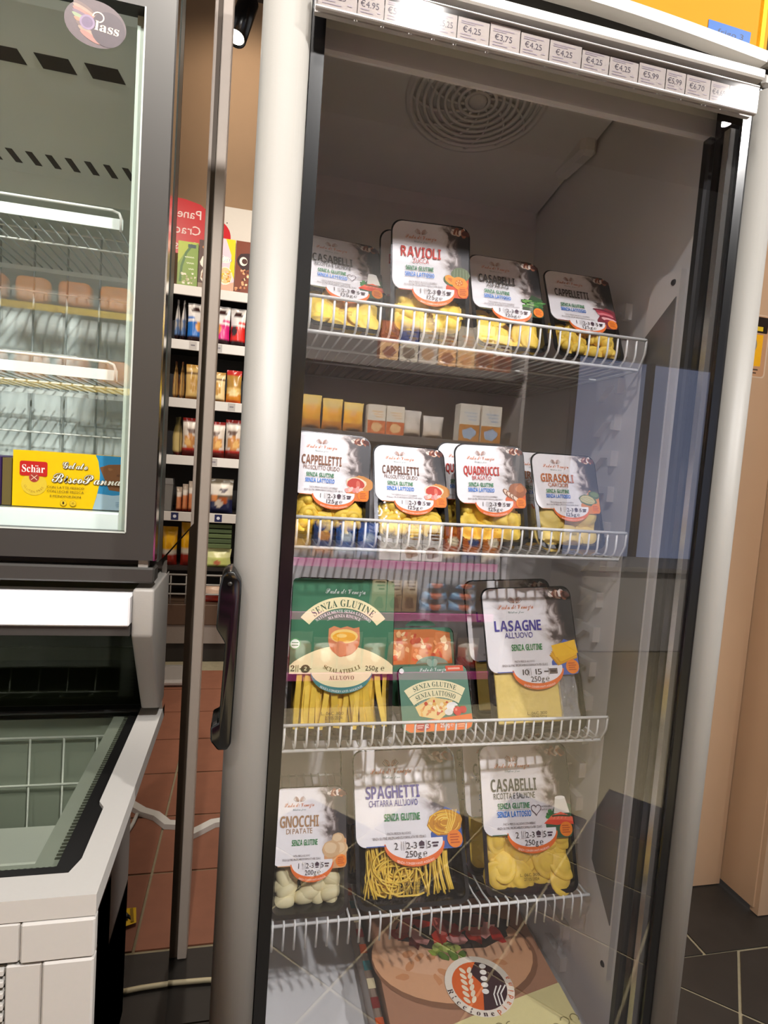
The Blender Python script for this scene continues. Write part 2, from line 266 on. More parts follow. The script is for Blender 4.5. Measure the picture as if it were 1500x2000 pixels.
# ------------------------------------------------------------------ lettering: outlines of Blender's own font and its fallbacks
# bold, serif and script capitals and letters as outlines (units of 1/500 em)
OUTLINES = """
bo A 126,359 0,0 82,0 108,85 238,85 264,0 345,0 219,359 / 173,303 175,292 193,232 220,149 127,149 158,250 162,264 166,278
bo B 45,357 45,0 179,0 233,7 275,28 301,60 310,104 307,129 301,149 291,164 278,175 263,182 246,187 246,190 269,198 286,215 297,238 301,267 291,309 264,337 219,352 156,357 / 121,295 161,295 189,293 208,286 219,274 223,257 220,239 210,226 192,218 165,216 121,216 / 121,156 168,156 198,152 217,143 228,129 231,111 228,91 218,76 199,66 170,62 121,62
bo C 223,360 197,362 147,356 105,339 72,311 49,274 34,229 29,178 33,126 46,82 68,45 99,18 139,1 190,-5 217,-4 241,-1 264,5 288,14 288,77 240,63 218,59 197,58 156,66 128,89 112,127 107,178 113,228 130,267 158,291 197,299 216,297 236,292 277,275 301,337 276,347 250,355
bo D 45,357 45,0 146,0 228,11 290,46 328,103 341,182 335,235 318,278 291,312 254,337 209,352 157,357 / 121,295 161,295 205,288 237,267 256,232 263,180 235,92 153,62 121,62
bo E 45,357 45,0 251,0 251,62 121,62 121,155 242,155 242,217 121,217 121,295 251,295 251,357
bo F 45,357 45,0 120,0 120,141 241,141 241,203 120,203 120,295 250,295 250,357
bo G 244,361 216,362 160,356 114,340 77,312 51,276 34,231 29,179 40,100 72,42 124,7 195,-5 231,-4 264,1 293,7 322,16 322,201 181,201 181,138 248,138 248,63 215,58 200,58 170,62 147,73 129,91 117,116 109,145 107,178 110,212 120,242 136,266 158,284 184,295 215,299 238,298 259,294 297,280 322,340 298,349 272,356
bo H 121,357 45,357 45,0 121,0 121,154 262,154 262,0 338,0 338,357 262,357 262,217 121,217
bo I 179,357 16,357 16,314 60,294 60,63 16,43 16,0 179,0 179,43 135,63 135,294 179,314
bo J 121,357 45,357 45,23 44,0 39,-18 32,-29 22,-37 -2,-42 -37,-37 -37,-100 -6,-105 8,-105 39,-102 67,-92 89,-76 106,-51 117,-19 121,23
bo L 121,357 45,357 45,0 266,0 266,62 121,62
bo M 45,357 45,0 113,0 113,166 108,280 110,280 196,0 266,0 358,280 360,280 358,250 356,169 356,0 427,0 427,357 324,357 234,84 233,84 148,357
bo N 45,357 45,0 113,0 113,168 108,270 110,270 266,0 362,0 362,357 294,357 294,164 297,90 296,90 141,357
bo O 252,357 200,363 146,357 103,340 70,312 47,276 34,231 29,180 34,128 47,83 70,46 103,18 146,1 199,-5 252,1 295,18 328,46 351,82 364,127 369,179 364,231 351,276 328,312 295,340 / 158,292 200,300 241,292 269,268 284,229 290,179 284,129 269,91 241,67 199,59 158,67 130,91 114,129 109,179 114,229 130,268
bo P 45,357 45,0 121,0 121,127 153,127 200,131 235,144 261,163 279,187 288,215 292,246 284,292 260,327 219,350 159,357 / 121,295 155,295 200,282 215,243 210,218 196,202 174,192 146,189 121,189
bo Q 252,357 200,363 146,357 103,340 70,312 47,276 34,231 29,180 34,128 47,83 70,46 103,18 146,1 205,-5 270,-85 367,-85 281,11 320,37 348,75 364,123 369,179 364,231 351,276 328,312 295,340 / 158,292 200,300 241,292 269,268 284,229 290,179 284,129 269,91 241,67 199,59 158,67 130,91 114,129 109,179 114,229 130,268
bo R 45,357 45,0 121,0 121,137 161,137 246,0 330,0 225,156 242,165 258,176 272,190 282,207 289,227 292,250 283,297 257,331 212,350 149,357 / 121,295 144,295 176,292 198,284 211,270 215,248 211,227 199,211 177,202 145,199 121,199
bo S 175,360 148,362 98,355 60,335 35,303 27,261 29,238 36,219 45,202 57,189 71,177 99,160 139,141 162,128 177,114 182,96 179,80 170,68 154,60 130,58 103,60 76,67 49,76 23,87 23,16 71,0 124,-5 180,2 221,23 247,56 256,99 253,125 245,146 232,164 215,179 194,193 139,221 118,233 105,246 101,263 104,278 113,289 127,297 146,299 166,298 186,294 230,278 254,337 227,348 201,356
bo T 280,357 10,357 10,294 107,294 107,0 183,0 183,294 280,294
bo U 118,357 43,357 43,127 52,73 80,31 125,4 188,-5 233,-1 270,12 299,33 319,59 331,91 336,126 336,357 260,357 260,139 256,103 243,78 221,63 190,59 158,63 136,77 123,101 118,139
bo V 77,357 0,357 121,0 204,0 325,357 249,357 179,137 163,66 144,145
bo Z 273,357 16,357 16,295 183,295 12,49 12,0 278,0 278,62 102,62 273,308
bo 0 198,350 143,363 102,357 70,341 46,314 30,278 21,232 18,179 25,102 48,44 87,7 143,-5 184,1 216,17 239,44 255,80 264,125 268,179 260,256 237,314 / 143,302 166,294 182,271 190,232 193,179 190,125 182,87 166,64 143,56 119,64 104,87 96,125 93,179 96,232 104,271 119,294
bo 1 207,357 145,357 30,266 66,220 114,259 133,278 131,207 131,0 207,0
bo 2 179,359 147,362 117,360 92,355 70,346 52,336 19,311 60,263 81,278 101,290 121,297 141,299 159,296 173,289 182,275 185,257 183,240 177,224 167,207 153,189 110,143 20,53 20,0 270,0 270,64 114,64 114,67 189,138 214,164 233,188 248,212 257,237 260,266 256,292 246,315 229,334 207,349
bo 3 185,356 136,362 100,360 69,352 42,341 20,327 55,275 69,284 86,292 107,299 131,301 154,298 170,290 179,277 182,261 180,247 175,236 166,226 152,219 131,214 74,213 74,155 101,155 131,153 153,149 169,143 180,134 185,122 187,109 183,86 171,69 148,59 114,55 92,57 67,61 43,68 19,79 19,15 67,0 122,-5 167,-1 204,9 231,26 251,48 262,75 266,104 260,136 244,161 216,178 179,187 179,188 208,200 233,218 250,244 256,277 247,313 223,340
bo 5 45,357 32,175 62,159 101,166 116,167 169,154 187,113 183,88 169,70 148,60 118,57 94,58 69,63 45,71 25,80 25,15 45,6 68,0 93,-4 121,-5 182,3 227,28 254,68 263,120 259,152 248,179 231,200 208,216 181,225 150,228 123,227 105,223 111,293 239,293 239,357
bo g 173,268 128,278 84,269 51,241 30,196 23,136 29,77 50,32 82,4 126,-5 149,-3 170,5 188,17 203,36 205,36 203,-4 189,-50 146,-66 91,-60 39,-45 39,-104 63,-112 87,-117 141,-120 200,-112 243,-90 269,-52 278,-1 278,273 215,273 209,238 207,238 / 151,218 177,213 195,199 205,173 208,127 205,92 194,70 177,58 152,54 112,74 99,135 112,197
se A 167,347 154,347 37,56 27,35 18,23 7,16 -7,14 -7,0 95,0 95,14 65,19 56,36 57,49 77,99 188,99 209,44 211,34 201,19 171,14 171,0 330,0 330,14 316,16 306,26 297,41 / 85,120 132,238 180,120
se B 164,339 12,339 12,327 27,325 38,322 46,316 52,307 55,293 56,275 56,61 53,38 47,24 33,16 12,13 12,0 177,0 234,6 276,26 303,57 312,98 287,153 214,184 275,211 295,261 262,320 / 147,321 161,323 185,319 201,307 209,287 212,257 208,224 196,203 174,191 136,188 136,291 137,307 140,316 / 136,172 147,172 183,168 206,155 220,131 224,96 221,61 211,37 193,23 165,18 151,20 142,25 137,34 136,49
se C 230,342 193,347 145,341 103,324 68,297 42,261 25,219 20,170 25,121 42,78 68,42 102,15 144,-2 191,-8 272,10 333,66 319,79 294,53 267,33 237,21 207,18 132,55 107,169 130,290 198,330 233,323 265,303 292,271 312,230 325,230 325,347 312,347 304,330 289,324 281,325
se D 165,339 11,339 11,327 32,324 45,317 53,303 55,279 55,56 53,34 47,22 35,16 15,13 15,0 170,0 304,42 349,170 337,242 302,295 244,328 / 150,321 166,323 237,285 261,171 255,103 238,56 208,27 166,18 150,20 141,25 137,36 136,54 136,287 137,304 141,315
se E 297,339 12,339 12,327 33,324 46,317 54,301 56,275 56,58 54,36 47,22 33,15 11,13 11,0 300,0 320,107 306,107 292,78 276,56 257,40 233,29 205,23 172,21 154,22 143,26 138,35 136,50 136,166 161,164 179,159 193,149 203,135 210,115 214,88 227,88 227,257 215,257 206,223 193,200 173,187 144,183 136,183 136,289 137,302 139,310 142,316 149,319 173,321 220,316 253,303 274,277 286,238 297,238
se G 232,342 192,347 145,341 104,324 69,297 43,262 26,219 21,171 26,120 43,77 69,41 105,15 149,-2 200,-8 266,0 332,22 332,96 334,115 340,127 352,133 373,136 373,148 205,148 205,136 230,133 245,127 253,115 255,95 255,53 252,34 244,20 229,12 205,10 165,20 134,50 115,100 109,170 131,290 199,330 223,327 245,317 266,302 285,282 300,257 312,229 326,229 326,347 312,347 302,330 296,326 282,325
se H 180,339 12,339 12,327 33,323 46,316 53,302 56,282 56,60 53,37 47,24 33,16 12,13 12,0 180,0 180,13 158,16 145,24 138,37 136,60 136,165 255,165 255,60 252,36 245,23 231,16 210,13 210,0 378,0 378,13 356,16 343,25 337,39 335,60 335,282 337,303 343,316 356,323 378,327 378,339 210,339 210,327 227,325 239,322 246,317 251,309 254,298 255,282 255,187 136,187 136,298 139,309 144,317 152,322 164,325 180,327
se I 182,339 10,339 10,327 33,324 47,318 54,307 56,288 56,56 53,36 46,24 31,17 10,13 10,0 183,0 183,13 166,16 153,20 145,25 140,33 137,44 136,58 136,288 138,307 146,318 160,324 182,327
se L 186,339 12,339 12,327 33,323 46,316 53,303 56,282 56,60 53,37 47,24 33,16 12,13 12,0 299,0 318,115 305,115 291,84 275,59 257,41 234,30 207,23 159,21 149,23 142,28 138,35 136,46 136,282 137,298 140,310 146,318 155,323 168,326 186,327
se M 138,339 11,339 11,327 27,325 39,322 47,317 53,310 56,285 56,59 53,37 46,24 32,16 11,13 11,0 126,0 126,13 104,15 89,22 81,36 79,60 79,290 201,0 215,0 339,297 339,62 338,45 335,33 330,24 322,19 310,15 295,13 295,0 459,0 459,13 444,14 433,17 425,23 421,32 418,45 417,64 417,282 419,302 426,315 439,323 460,327 460,339 335,339 236,106
se N 117,339 14,339 14,327 27,323 57,289 57,59 56,43 53,31 48,23 40,17 29,14 14,13 14,0 124,0 124,13 102,16 88,23 82,36 80,59 80,261 300,-8 314,-8 314,281 316,303 323,316 335,323 357,327 357,339 247,339 247,327 275,321 282,316 288,308 291,281 291,126
se O 233,344 198,347 161,344 127,334 97,317 71,296 49,270 34,239 24,206 21,170 24,133 34,100 49,69 70,43 96,22 126,6 158,-5 194,-8 231,-5 264,6 294,22 321,43 342,69 358,100 368,133 371,170 368,207 358,241 342,271 321,297 296,318 266,334 / 129,290 194,330 231,320 259,289 277,239 282,170 261,49 197,9 160,19 132,50 114,100 108,170
se P 159,339 12,339 12,327 33,323 46,316 53,302 56,282 56,60 53,37 47,24 33,16 12,13 12,0 180,0 180,13 158,16 145,24 138,37 136,60 136,153 180,153 234,159 273,179 297,209 305,247 301,273 290,296 273,314 250,328 214,336 / 148,320 161,321 187,316 205,303 214,279 218,245 214,211 202,188 182,175 150,171 136,171 136,297 137,308 141,316
se R 162,339 12,339 12,327 33,323 46,316 53,302 56,282 56,60 53,37 47,24 33,16 12,13 12,0 180,0 180,13 158,16 145,24 138,37 136,60 136,158 150,158 252,0 358,0 358,13 345,15 337,19 322,38 235,167 292,197 311,249 301,289 274,317 227,334 / 151,319 167,321 211,303 226,250 222,216 208,192 185,179 152,174 136,174 136,287 137,304 141,315
se S 138,347 110,344 86,335 65,320 50,300 40,275 37,247 42,215 57,188 83,164 121,142 168,119 198,96 208,67 203,45 191,27 172,15 147,11 111,18 83,37 62,70 47,118 32,118 32,-8 46,-8 48,0 56,8 67,9 118,-6 143,-8 179,-4 209,6 234,22 252,43 264,69 268,99 266,121 261,140 251,157 236,174 216,189 118,238 102,251 92,265 89,283 93,302 104,318 122,328 145,331 165,328 185,319 203,305 219,287 231,264 240,238 252,238 252,347 239,347 233,335 223,331 171,344
se T 8,339 8,237 22,237 30,273 49,300 76,317 116,323 116,60 113,37 106,23 91,16 69,13 69,0 244,0 244,13 220,15 206,23 198,37 196,60 196,323 200,323 266,301 293,236 306,236 306,339
se U 179,339 11,339 11,327 32,323 45,316 52,302 55,282 55,116 62,60 85,21 125,-2 185,-10 242,-1 283,24 307,69 315,135 315,282 316,301 322,314 334,322 353,327 353,339 245,339 245,327 268,323 282,315 290,302 292,282 292,119 270,42 205,16 173,22 151,38 139,66 135,104 135,298 138,309 143,317 151,322 163,325 179,327
se V 157,339 -11,339 -11,327 6,322 17,313 33,284 158,-10 171,-10 294,306 304,318 315,324 329,327 329,339 223,339 223,327 241,325 254,322 262,315 264,305 263,294 259,281 193,107 115,295 114,305 116,315 124,322 137,325 157,327
se Z 43,339 33,236 46,236 57,265 70,287 86,303 105,313 129,318 160,320 206,320 15,8 15,0 303,0 316,122 303,122 286,77 260,46 225,28 178,22 114,22 303,330 303,339
se a 166,232 121,237 94,235 71,229 51,220 37,207 28,193 25,176 27,162 33,151 44,144 58,142 71,144 82,150 89,160 92,172 90,181 85,191 79,199 78,204 86,216 110,220 127,218 139,210 146,198 148,180 148,142 89,122 47,101 23,77 15,47 19,26 30,9 48,-3 71,-7 113,2 149,26 161,1 190,-8 219,-1 245,21 239,31 232,27 227,26 222,27 218,36 218,157 213,193 196,218 / 103,103 148,126 148,47 139,37 120,26 113,25 94,34 88,62
se c 162,234 130,238 99,233 71,221 48,202 30,176 18,146 15,112 18,79 28,51 44,26 65,8 89,-4 116,-8 169,6 212,45 202,54 178,35 152,29 124,36 102,57 88,92 84,140 94,201 126,221 142,216 147,202 146,187 154,161 176,152 189,154 198,160 204,170 207,183 201,204 186,222
se d 238,339 131,339 131,327 147,325 158,320 164,312 166,299 166,209 140,230 109,237 83,233 61,221 41,202 27,177 18,146 15,110 17,78 26,50 40,26 58,8 79,-4 104,-8 140,2 166,29 166,-8 219,4 263,8 263,21 249,24 242,30 239,40 238,56 / 110,203 130,209 142,207 154,201 162,191 166,180 166,57 160,42 150,31 139,23 128,21 109,27 97,44 90,73 88,114 90,156 97,186
se e 156,230 117,237 89,233 65,222 44,203 28,179 18,150 15,117 18,82 28,51 43,26 63,8 87,-4 115,-8 169,8 212,54 201,64 176,40 149,32 103,54 87,124 211,124 204,174 185,209 / 95,204 120,221 135,217 144,206 148,187 150,143 87,143 87,152
se h 110,339 14,339 14,328 27,325 34,320 38,310 39,297 39,42 38,28 34,19 26,14 14,12 14,0 134,0 134,12 122,14 115,19 111,28 110,42 110,175 129,195 151,202 163,200 171,192 174,179 175,162 175,42 170,19 154,12 151,12 151,0 271,0 271,12 258,14 251,19 247,28 246,42 246,158 230,217 181,237 142,227 110,199
se i 90,342 75,345 60,342 48,334 40,322 38,307 40,292 48,280 60,272 75,270 89,272 102,280 110,292 113,307 110,322 102,334 / 111,231 16,231 15,219 28,217 35,212 38,203 39,188 39,42 38,28 34,19 26,14 14,12 14,0 134,0 134,12 122,14 115,20 112,28 111,42
se l 111,339 15,339 15,327 28,325 35,320 38,310 39,296 39,42 38,28 34,19 26,14 14,12 14,0 134,0 134,12 122,14 115,20 112,28 111,42
se n 230,217 181,237 142,228 110,199 110,231 14,231 14,219 27,217 34,211 38,202 39,189 39,42 38,28 34,19 26,14 14,12 14,0 134,0 134,12 122,14 115,19 111,28 110,42 110,175 129,195 151,202 163,200 171,192 174,179 175,162 175,42 170,19 154,12 151,12 151,0 271,0 271,12 258,14 251,19 247,28 246,42 246,158
se o 156,233 125,237 94,233 67,221 45,203 28,178 18,148 14,115 18,82 28,52 45,27 67,9 94,-4 126,-8 156,-4 183,8 205,27 222,51 232,81 236,115 232,149 222,179 205,203 183,222 / 107,217 126,223 143,217 155,202 161,169 164,115 162,61 156,29 144,14 126,9 108,14 96,29 92,42 89,61 87,115 89,169 96,202
se r 192,234 174,237 157,234 139,224 123,209 109,188 109,231 16,231 15,219 27,217 35,212 38,203 39,188 39,42 38,28 34,19 26,14 14,12 14,0 147,0 147,12 129,14 118,19 113,27 111,42 111,143 113,164 121,180 130,190 141,194 148,192 154,186 159,178 165,172 173,167 185,166 197,168 207,175 213,185 216,198 213,214 205,226
se s 105,238 73,232 48,217 33,193 28,164 31,144 41,126 57,110 116,78 136,63 143,44 141,30 133,20 121,13 105,11 84,16 65,29 49,50 40,79 27,79 27,-7 38,-7 44,3 55,7 65,5 90,-5 113,-8 145,-2 170,14 186,38 192,71 189,94 180,113 165,128 143,141 95,165 86,173 80,182 78,193 80,204 87,213 97,219 111,221 130,217 146,206 160,189 170,165 182,165 182,238 172,238 166,230 159,227 124,235
se p 196,234 172,238 134,227 107,196 107,231 15,231 15,220 27,216 35,211 38,200 39,181 39,-64 38,-75 35,-82 30,-87 23,-91 13,-92 13,-104 147,-104 147,-92 124,-88 117,-82 113,-73 110,-43 110,24 136,0 169,-8 194,-3 217,9 235,28 249,54 258,84 261,119 258,151 249,180 236,204 218,222 / 127,199 148,207 168,201 180,185 186,155 188,115 186,74 178,44 165,27 146,21 125,29 110,51 110,175
se t 108,316 96,316 66,275 43,250 15,223 15,208 36,208 36,53 39,26 49,8 66,-3 92,-7 136,7 166,49 154,56 141,36 125,30 117,32 111,38 108,47 108,208 155,208 155,231 108,231
se z 24,231 20,161 33,161 41,186 54,202 71,211 96,214 125,214 10,11 10,0 200,0 206,80 194,80 181,51 166,33 144,22 114,19 94,19 205,217 205,231
se 2 179,356 130,362 96,360 69,353 47,342 32,328 23,312 20,295 24,271 37,256 58,248 84,245 86,283 94,310 108,326 130,332 146,328 158,318 166,301 169,277 167,252 162,229 153,206 139,183 119,157 92,127 18,52 18,0 254,0 257,105 227,105 223,90 217,75 208,64 196,57 182,55 65,55 178,164 200,188 217,209 238,245 242,262 244,279 237,313 215,340
sc P 307,312 201,292 142,260 105,221 92,181 108,146 154,134 206,148 243,189 257,247 250,273 242,259 227,218 203,185 171,160 139,151 117,159 107,182 138,239 214,285 307,300 366,288 233,139 182,122 173,113 177,108 227,124 174,37 117,10 87,18 76,35 87,46 110,54 121,72 112,91 87,99 53,86 39,53 61,12 121,-4 197,13 259,60 300,132 370,152 418,187 435,230 425,262 399,288 437,301 430,306 383,296 / 342,234 378,279 385,251 374,205 345,167 306,147
sc V 426,308 417,312 383,290 357,258 258,104 180,30 216,81 236,125 274,244 306,304 299,309 217,245 170,217 184,238 190,258 181,279 158,287 135,279 80,237 53,203 59,198 131,264 148,273 153,269 128,222 154,199 226,235 182,164 138,0 145,-4 192,21 237,58 284,112 374,252
sc G 355,302 319,313 279,306 236,286 198,257 170,219 159,177 168,137 159,137 118,151 102,189 116,235 147,274 190,305 182,308 128,290 84,250 68,202 80,163 113,135 176,126 239,98 282,110 233,36 183,10 152,16 138,31 182,71 173,90 148,97 115,85 101,55 126,12 198,-5 255,4 297,27 325,65 341,116 364,162 358,165 312,138 240,111 205,128 282,162 328,200 358,240 369,274 / 334,300 348,293 354,273 343,242 312,203 265,167 205,142 219,183 243,226 274,263 306,290
sc B 317,313 211,294 146,262 104,223 90,183 104,146 145,132 199,146 238,185 253,239 245,261 227,218 200,186 167,162 136,153 105,182 136,237 185,270 247,293 310,301 376,292 351,281 326,264 277,215 226,138 183,62 148,26 110,14 76,22 64,40 73,51 89,53 105,60 113,79 103,98 77,106 42,92 28,59 50,17 113,1 196,18 313,167 339,228 362,264 390,283 406,242 397,205 376,175 353,164 331,166 323,164 320,157 323,150 330,147 352,149 359,142 362,122 355,85 337,50 315,23 294,13 282,31 289,53 322,83 317,87 303,82 287,69 272,50 266,31 277,6 306,-4 348,5 385,28 411,59 421,94 371,156 439,190 463,232 448,268 415,290 439,300 431,305 399,299
sc F 306,313 216,291 147,239 122,179 135,142 173,129 219,142 251,177 263,226 256,257 243,269 233,263 234,249 227,210 209,177 185,155 162,146 143,155 136,179 148,216 179,253 221,280 267,291 295,287 397,259 418,263 455,288 462,298 459,303 435,294 398,295 / 360,252 352,258 333,248 304,221 274,180 251,132 219,122 190,108 162,86 168,81 245,117 196,37 135,11 95,19 82,34 95,46 118,53 128,70 119,90 92,98 58,85 45,54 69,12 137,-4 255,30 322,128 340,130 317,79 354,87 362,133 392,152 405,176 387,192 365,180 347,143 327,142 335,189 347,229 / 371,169 386,180 391,176 382,159 363,145
sc H 496,302 466,311 413,292 354,238 292,154 257,143 272,194 290,233 327,285 319,289 266,255 203,208 215,244 206,262 182,269 147,257 83,201 76,190 86,184 148,242 178,256 180,253 164,233 148,204 155,189 175,183 239,214 175,121 127,101 107,85 117,80 165,102 123,31 72,8 43,16 32,30 46,43 70,51 80,69 70,90 45,99 11,85 -4,51 19,10 83,-6 182,29 251,127 282,137 259,80 256,58 268,16 305,-1 359,11 388,28 491,121 510,134 498,136 456,106 411,66 363,33 317,19 306,32 334,106 359,158 421,187 468,219 507,278 / 422,269 462,297 472,281 459,249 424,212 371,179
sc a 140,154 96,144 54,118 24,82 12,43 26,9 62,-3 125,30 134,5 157,-4 195,9 242,46 232,56 196,28 184,23 180,28 240,154 184,152 175,132 / 128,131 147,140 159,135 164,122 146,81 109,30 73,9 65,13 61,20 67,46 83,78 105,108
sc d 326,293 264,288 180,133 141,154 98,145 56,119 24,84 12,46 27,10 65,-3 130,32 141,6 171,-3 206,10 249,46 238,56 185,16 178,22 / 135,132 155,141 168,125 152,82 127,46 100,20 78,10 63,24 75,58 112,109
sc e 167,145 136,154 94,144 53,119 21,85 9,50 27,12 75,-4 126,9 179,46 170,56 123,22 79,12 64,22 73,51 127,67 165,91 179,121 / 119,128 136,139 145,123 135,97 109,75 78,64 97,102
sc f 245,304 193,279 81,135 37,95 46,85 84,119 43,57 26,50 18,34 24,19 -70,-143 -8,-136 68,-5 101,-1 128,14 160,46 149,56 111,20 77,12 142,124 215,174 264,226 282,274 / 199,250 237,288 246,284 250,273 223,208 142,142
sc i 161,225 144,231 121,223 112,203 119,187 137,181 159,189 168,209 / 150,154 80,150 27,95 37,85 62,110 35,59 26,31 64,-4 96,5 116,19 145,46 135,56 100,25 81,16 79,20
sc l 225,293 164,287 89,164 61,126 26,93 37,85 59,105 50,89 30,33 41,6 71,-4 109,9 152,46 142,57 106,25 88,16 81,25 90,48
sc n 212,154 127,98 130,119 110,153 72,137 29,95 38,85 74,118 77,114 -1,-4 74,0 120,62 158,105 206,138 207,131 178,98 153,62 148,39 158,8 184,-3 200,0 233,22 260,46 250,56 215,25 198,16 195,21 206,41 240,89 247,112 237,143
sc o 178,142 140,154 96,144 55,119 25,84 13,48 28,11 68,-4 132,20 167,28 202,51 192,62 174,49 157,42 183,76 191,109 / 126,121 151,138 163,123 131,54 111,46 103,32 105,25 79,13 71,25 76,45 108,100
sc s 113,161 104,169 27,95 36,85 80,126 78,69 69,38 39,11 30,16 42,22 48,36 42,49 27,55 10,48 3,32 15,7 50,-4 81,0 112,16 154,53 144,62 120,41 131,73 104,141
sc t 187,220 224,283 160,281 105,188 57,124 27,95 35,85 62,110 34,55 29,33 38,7 65,-3 107,10 151,46 142,56 104,25 83,15 77,21 84,41 176,204 216,204 220,220
sc r 86,164 79,165 71,161 61,125 27,95 37,85 76,121 110,123 79,95 57,63 50,35 64,7 101,-3 128,5 177,46 168,57 132,25 115,16 108,22 155,97 160,112 152,128 132,137 107,141 86,150
sc u 102,62 154,154 82,150 27,95 36,85 61,108 36,59 28,32 38,7 66,-3 107,10 147,46 145,32 156,7 189,-3 223,8 267,46 258,56 206,16 199,22 272,154 199,150 170,99 139,57 96,20 88,28
sc z 202,143 191,154 181,152 164,136 134,89 115,87 110,91 133,130 125,148 108,154 90,148 68,133 31,95 42,85 75,118 72,101 107,72 124,73 101,45 82,47 46,41 33,26 59,14 106,33 113,16 110,5 45,-28 1,-61 -33,-119 -24,-141 4,-151 66,-129 110,-94 142,-52 154,-11 151,11 191,46 182,56 145,22 125,39 116,43 138,71 198,128 / 53,-39 104,-11 71,-66 42,-105 -1,-136 -13,-131 -17,-119 15,-67
sc c 171,146 137,154 97,145 57,121 27,87 15,49 30,11 71,-4 119,9 167,46 157,56 122,27 103,16 84,12 71,24 77,47 92,77 112,107 132,130 148,139 156,135 144,126 139,114 144,101 157,96 177,104 183,123
"""
GLYPH = {}
def load_glyphs():
    from mathutils.geometry import tessellate_polygon
    for ln in OUTLINES.strip().split('\n'):
        st, ch, rest = ln.split(' ', 2)
        st = {'bo': 'bold', 'se': 'serif', 'sc': 'script'}[st]
        lp = [[tuple(int(q) / 500 for q in p.split(',')) for p in l.split()] for l in rest.split(' / ')]
        tri = tessellate_polygon([[Vector((x, y, 0)) for x, y in l] for l in lp])
        vs = [p for l in lp for p in l]; x0 = min(v[0] for v in vs); x1 = max(v[0] for v in vs); fs = []
        for t in tri:
            p, q, r = (vs[i] for i in t)
            k = (q[0] - p[0]) * (r[1] - p[1]) - (q[1] - p[1]) * (r[0] - p[0])
            fs.append(list(t) if k > 0 else list(t)[::-1])
        GLYPH[st, ch] = ([(x - x0, y) for x, y in vs], fs, x1 - x0)
    chars = "ABCDEFGHIJKLMNOPQRSTUVWXYZabcdefghijklmnopqrstuvwxyz0123456789.,-/:&'|\u20ac\u00b0\u212e\u00e4"
    tmp = []
    for ch in chars:
        cu = bpy.data.curves.new('g', 'FONT'); cu.body = ch; cu.resolution_u = 2; cu.size = 1
        o = bpy.data.objects.new('g', cu); col.objects.link(o); tmp.append((ch, o))
    dg = bpy.context.evaluated_depsgraph_get(); dg.update()
    for ch, o in tmp:
        ev = o.evaluated_get(dg); me = ev.to_mesh()
        vs = [(v.co.x, v.co.y) for v in me.vertices]; fs = [list(p.vertices) for p in me.polygons]
        ev.to_mesh_clear()
        if vs:
            x0 = min(v[0] for v in vs); x1 = max(v[0] for v in vs)
            GLYPH['sans', ch] = ([(x - x0, y) for x, y in vs], fs, x1 - x0)
        d = o.data; bpy.data.objects.remove(o); bpy.data.curves.remove(d)
load_glyphs()
CAPH = {}
for st in ('sans', 'bold', 'serif', 'script'):
    g = GLYPH.get((st, 'E')) or GLYPH.get((st, 'P')); CAPH[st] = max(p[1] for p in g[0])

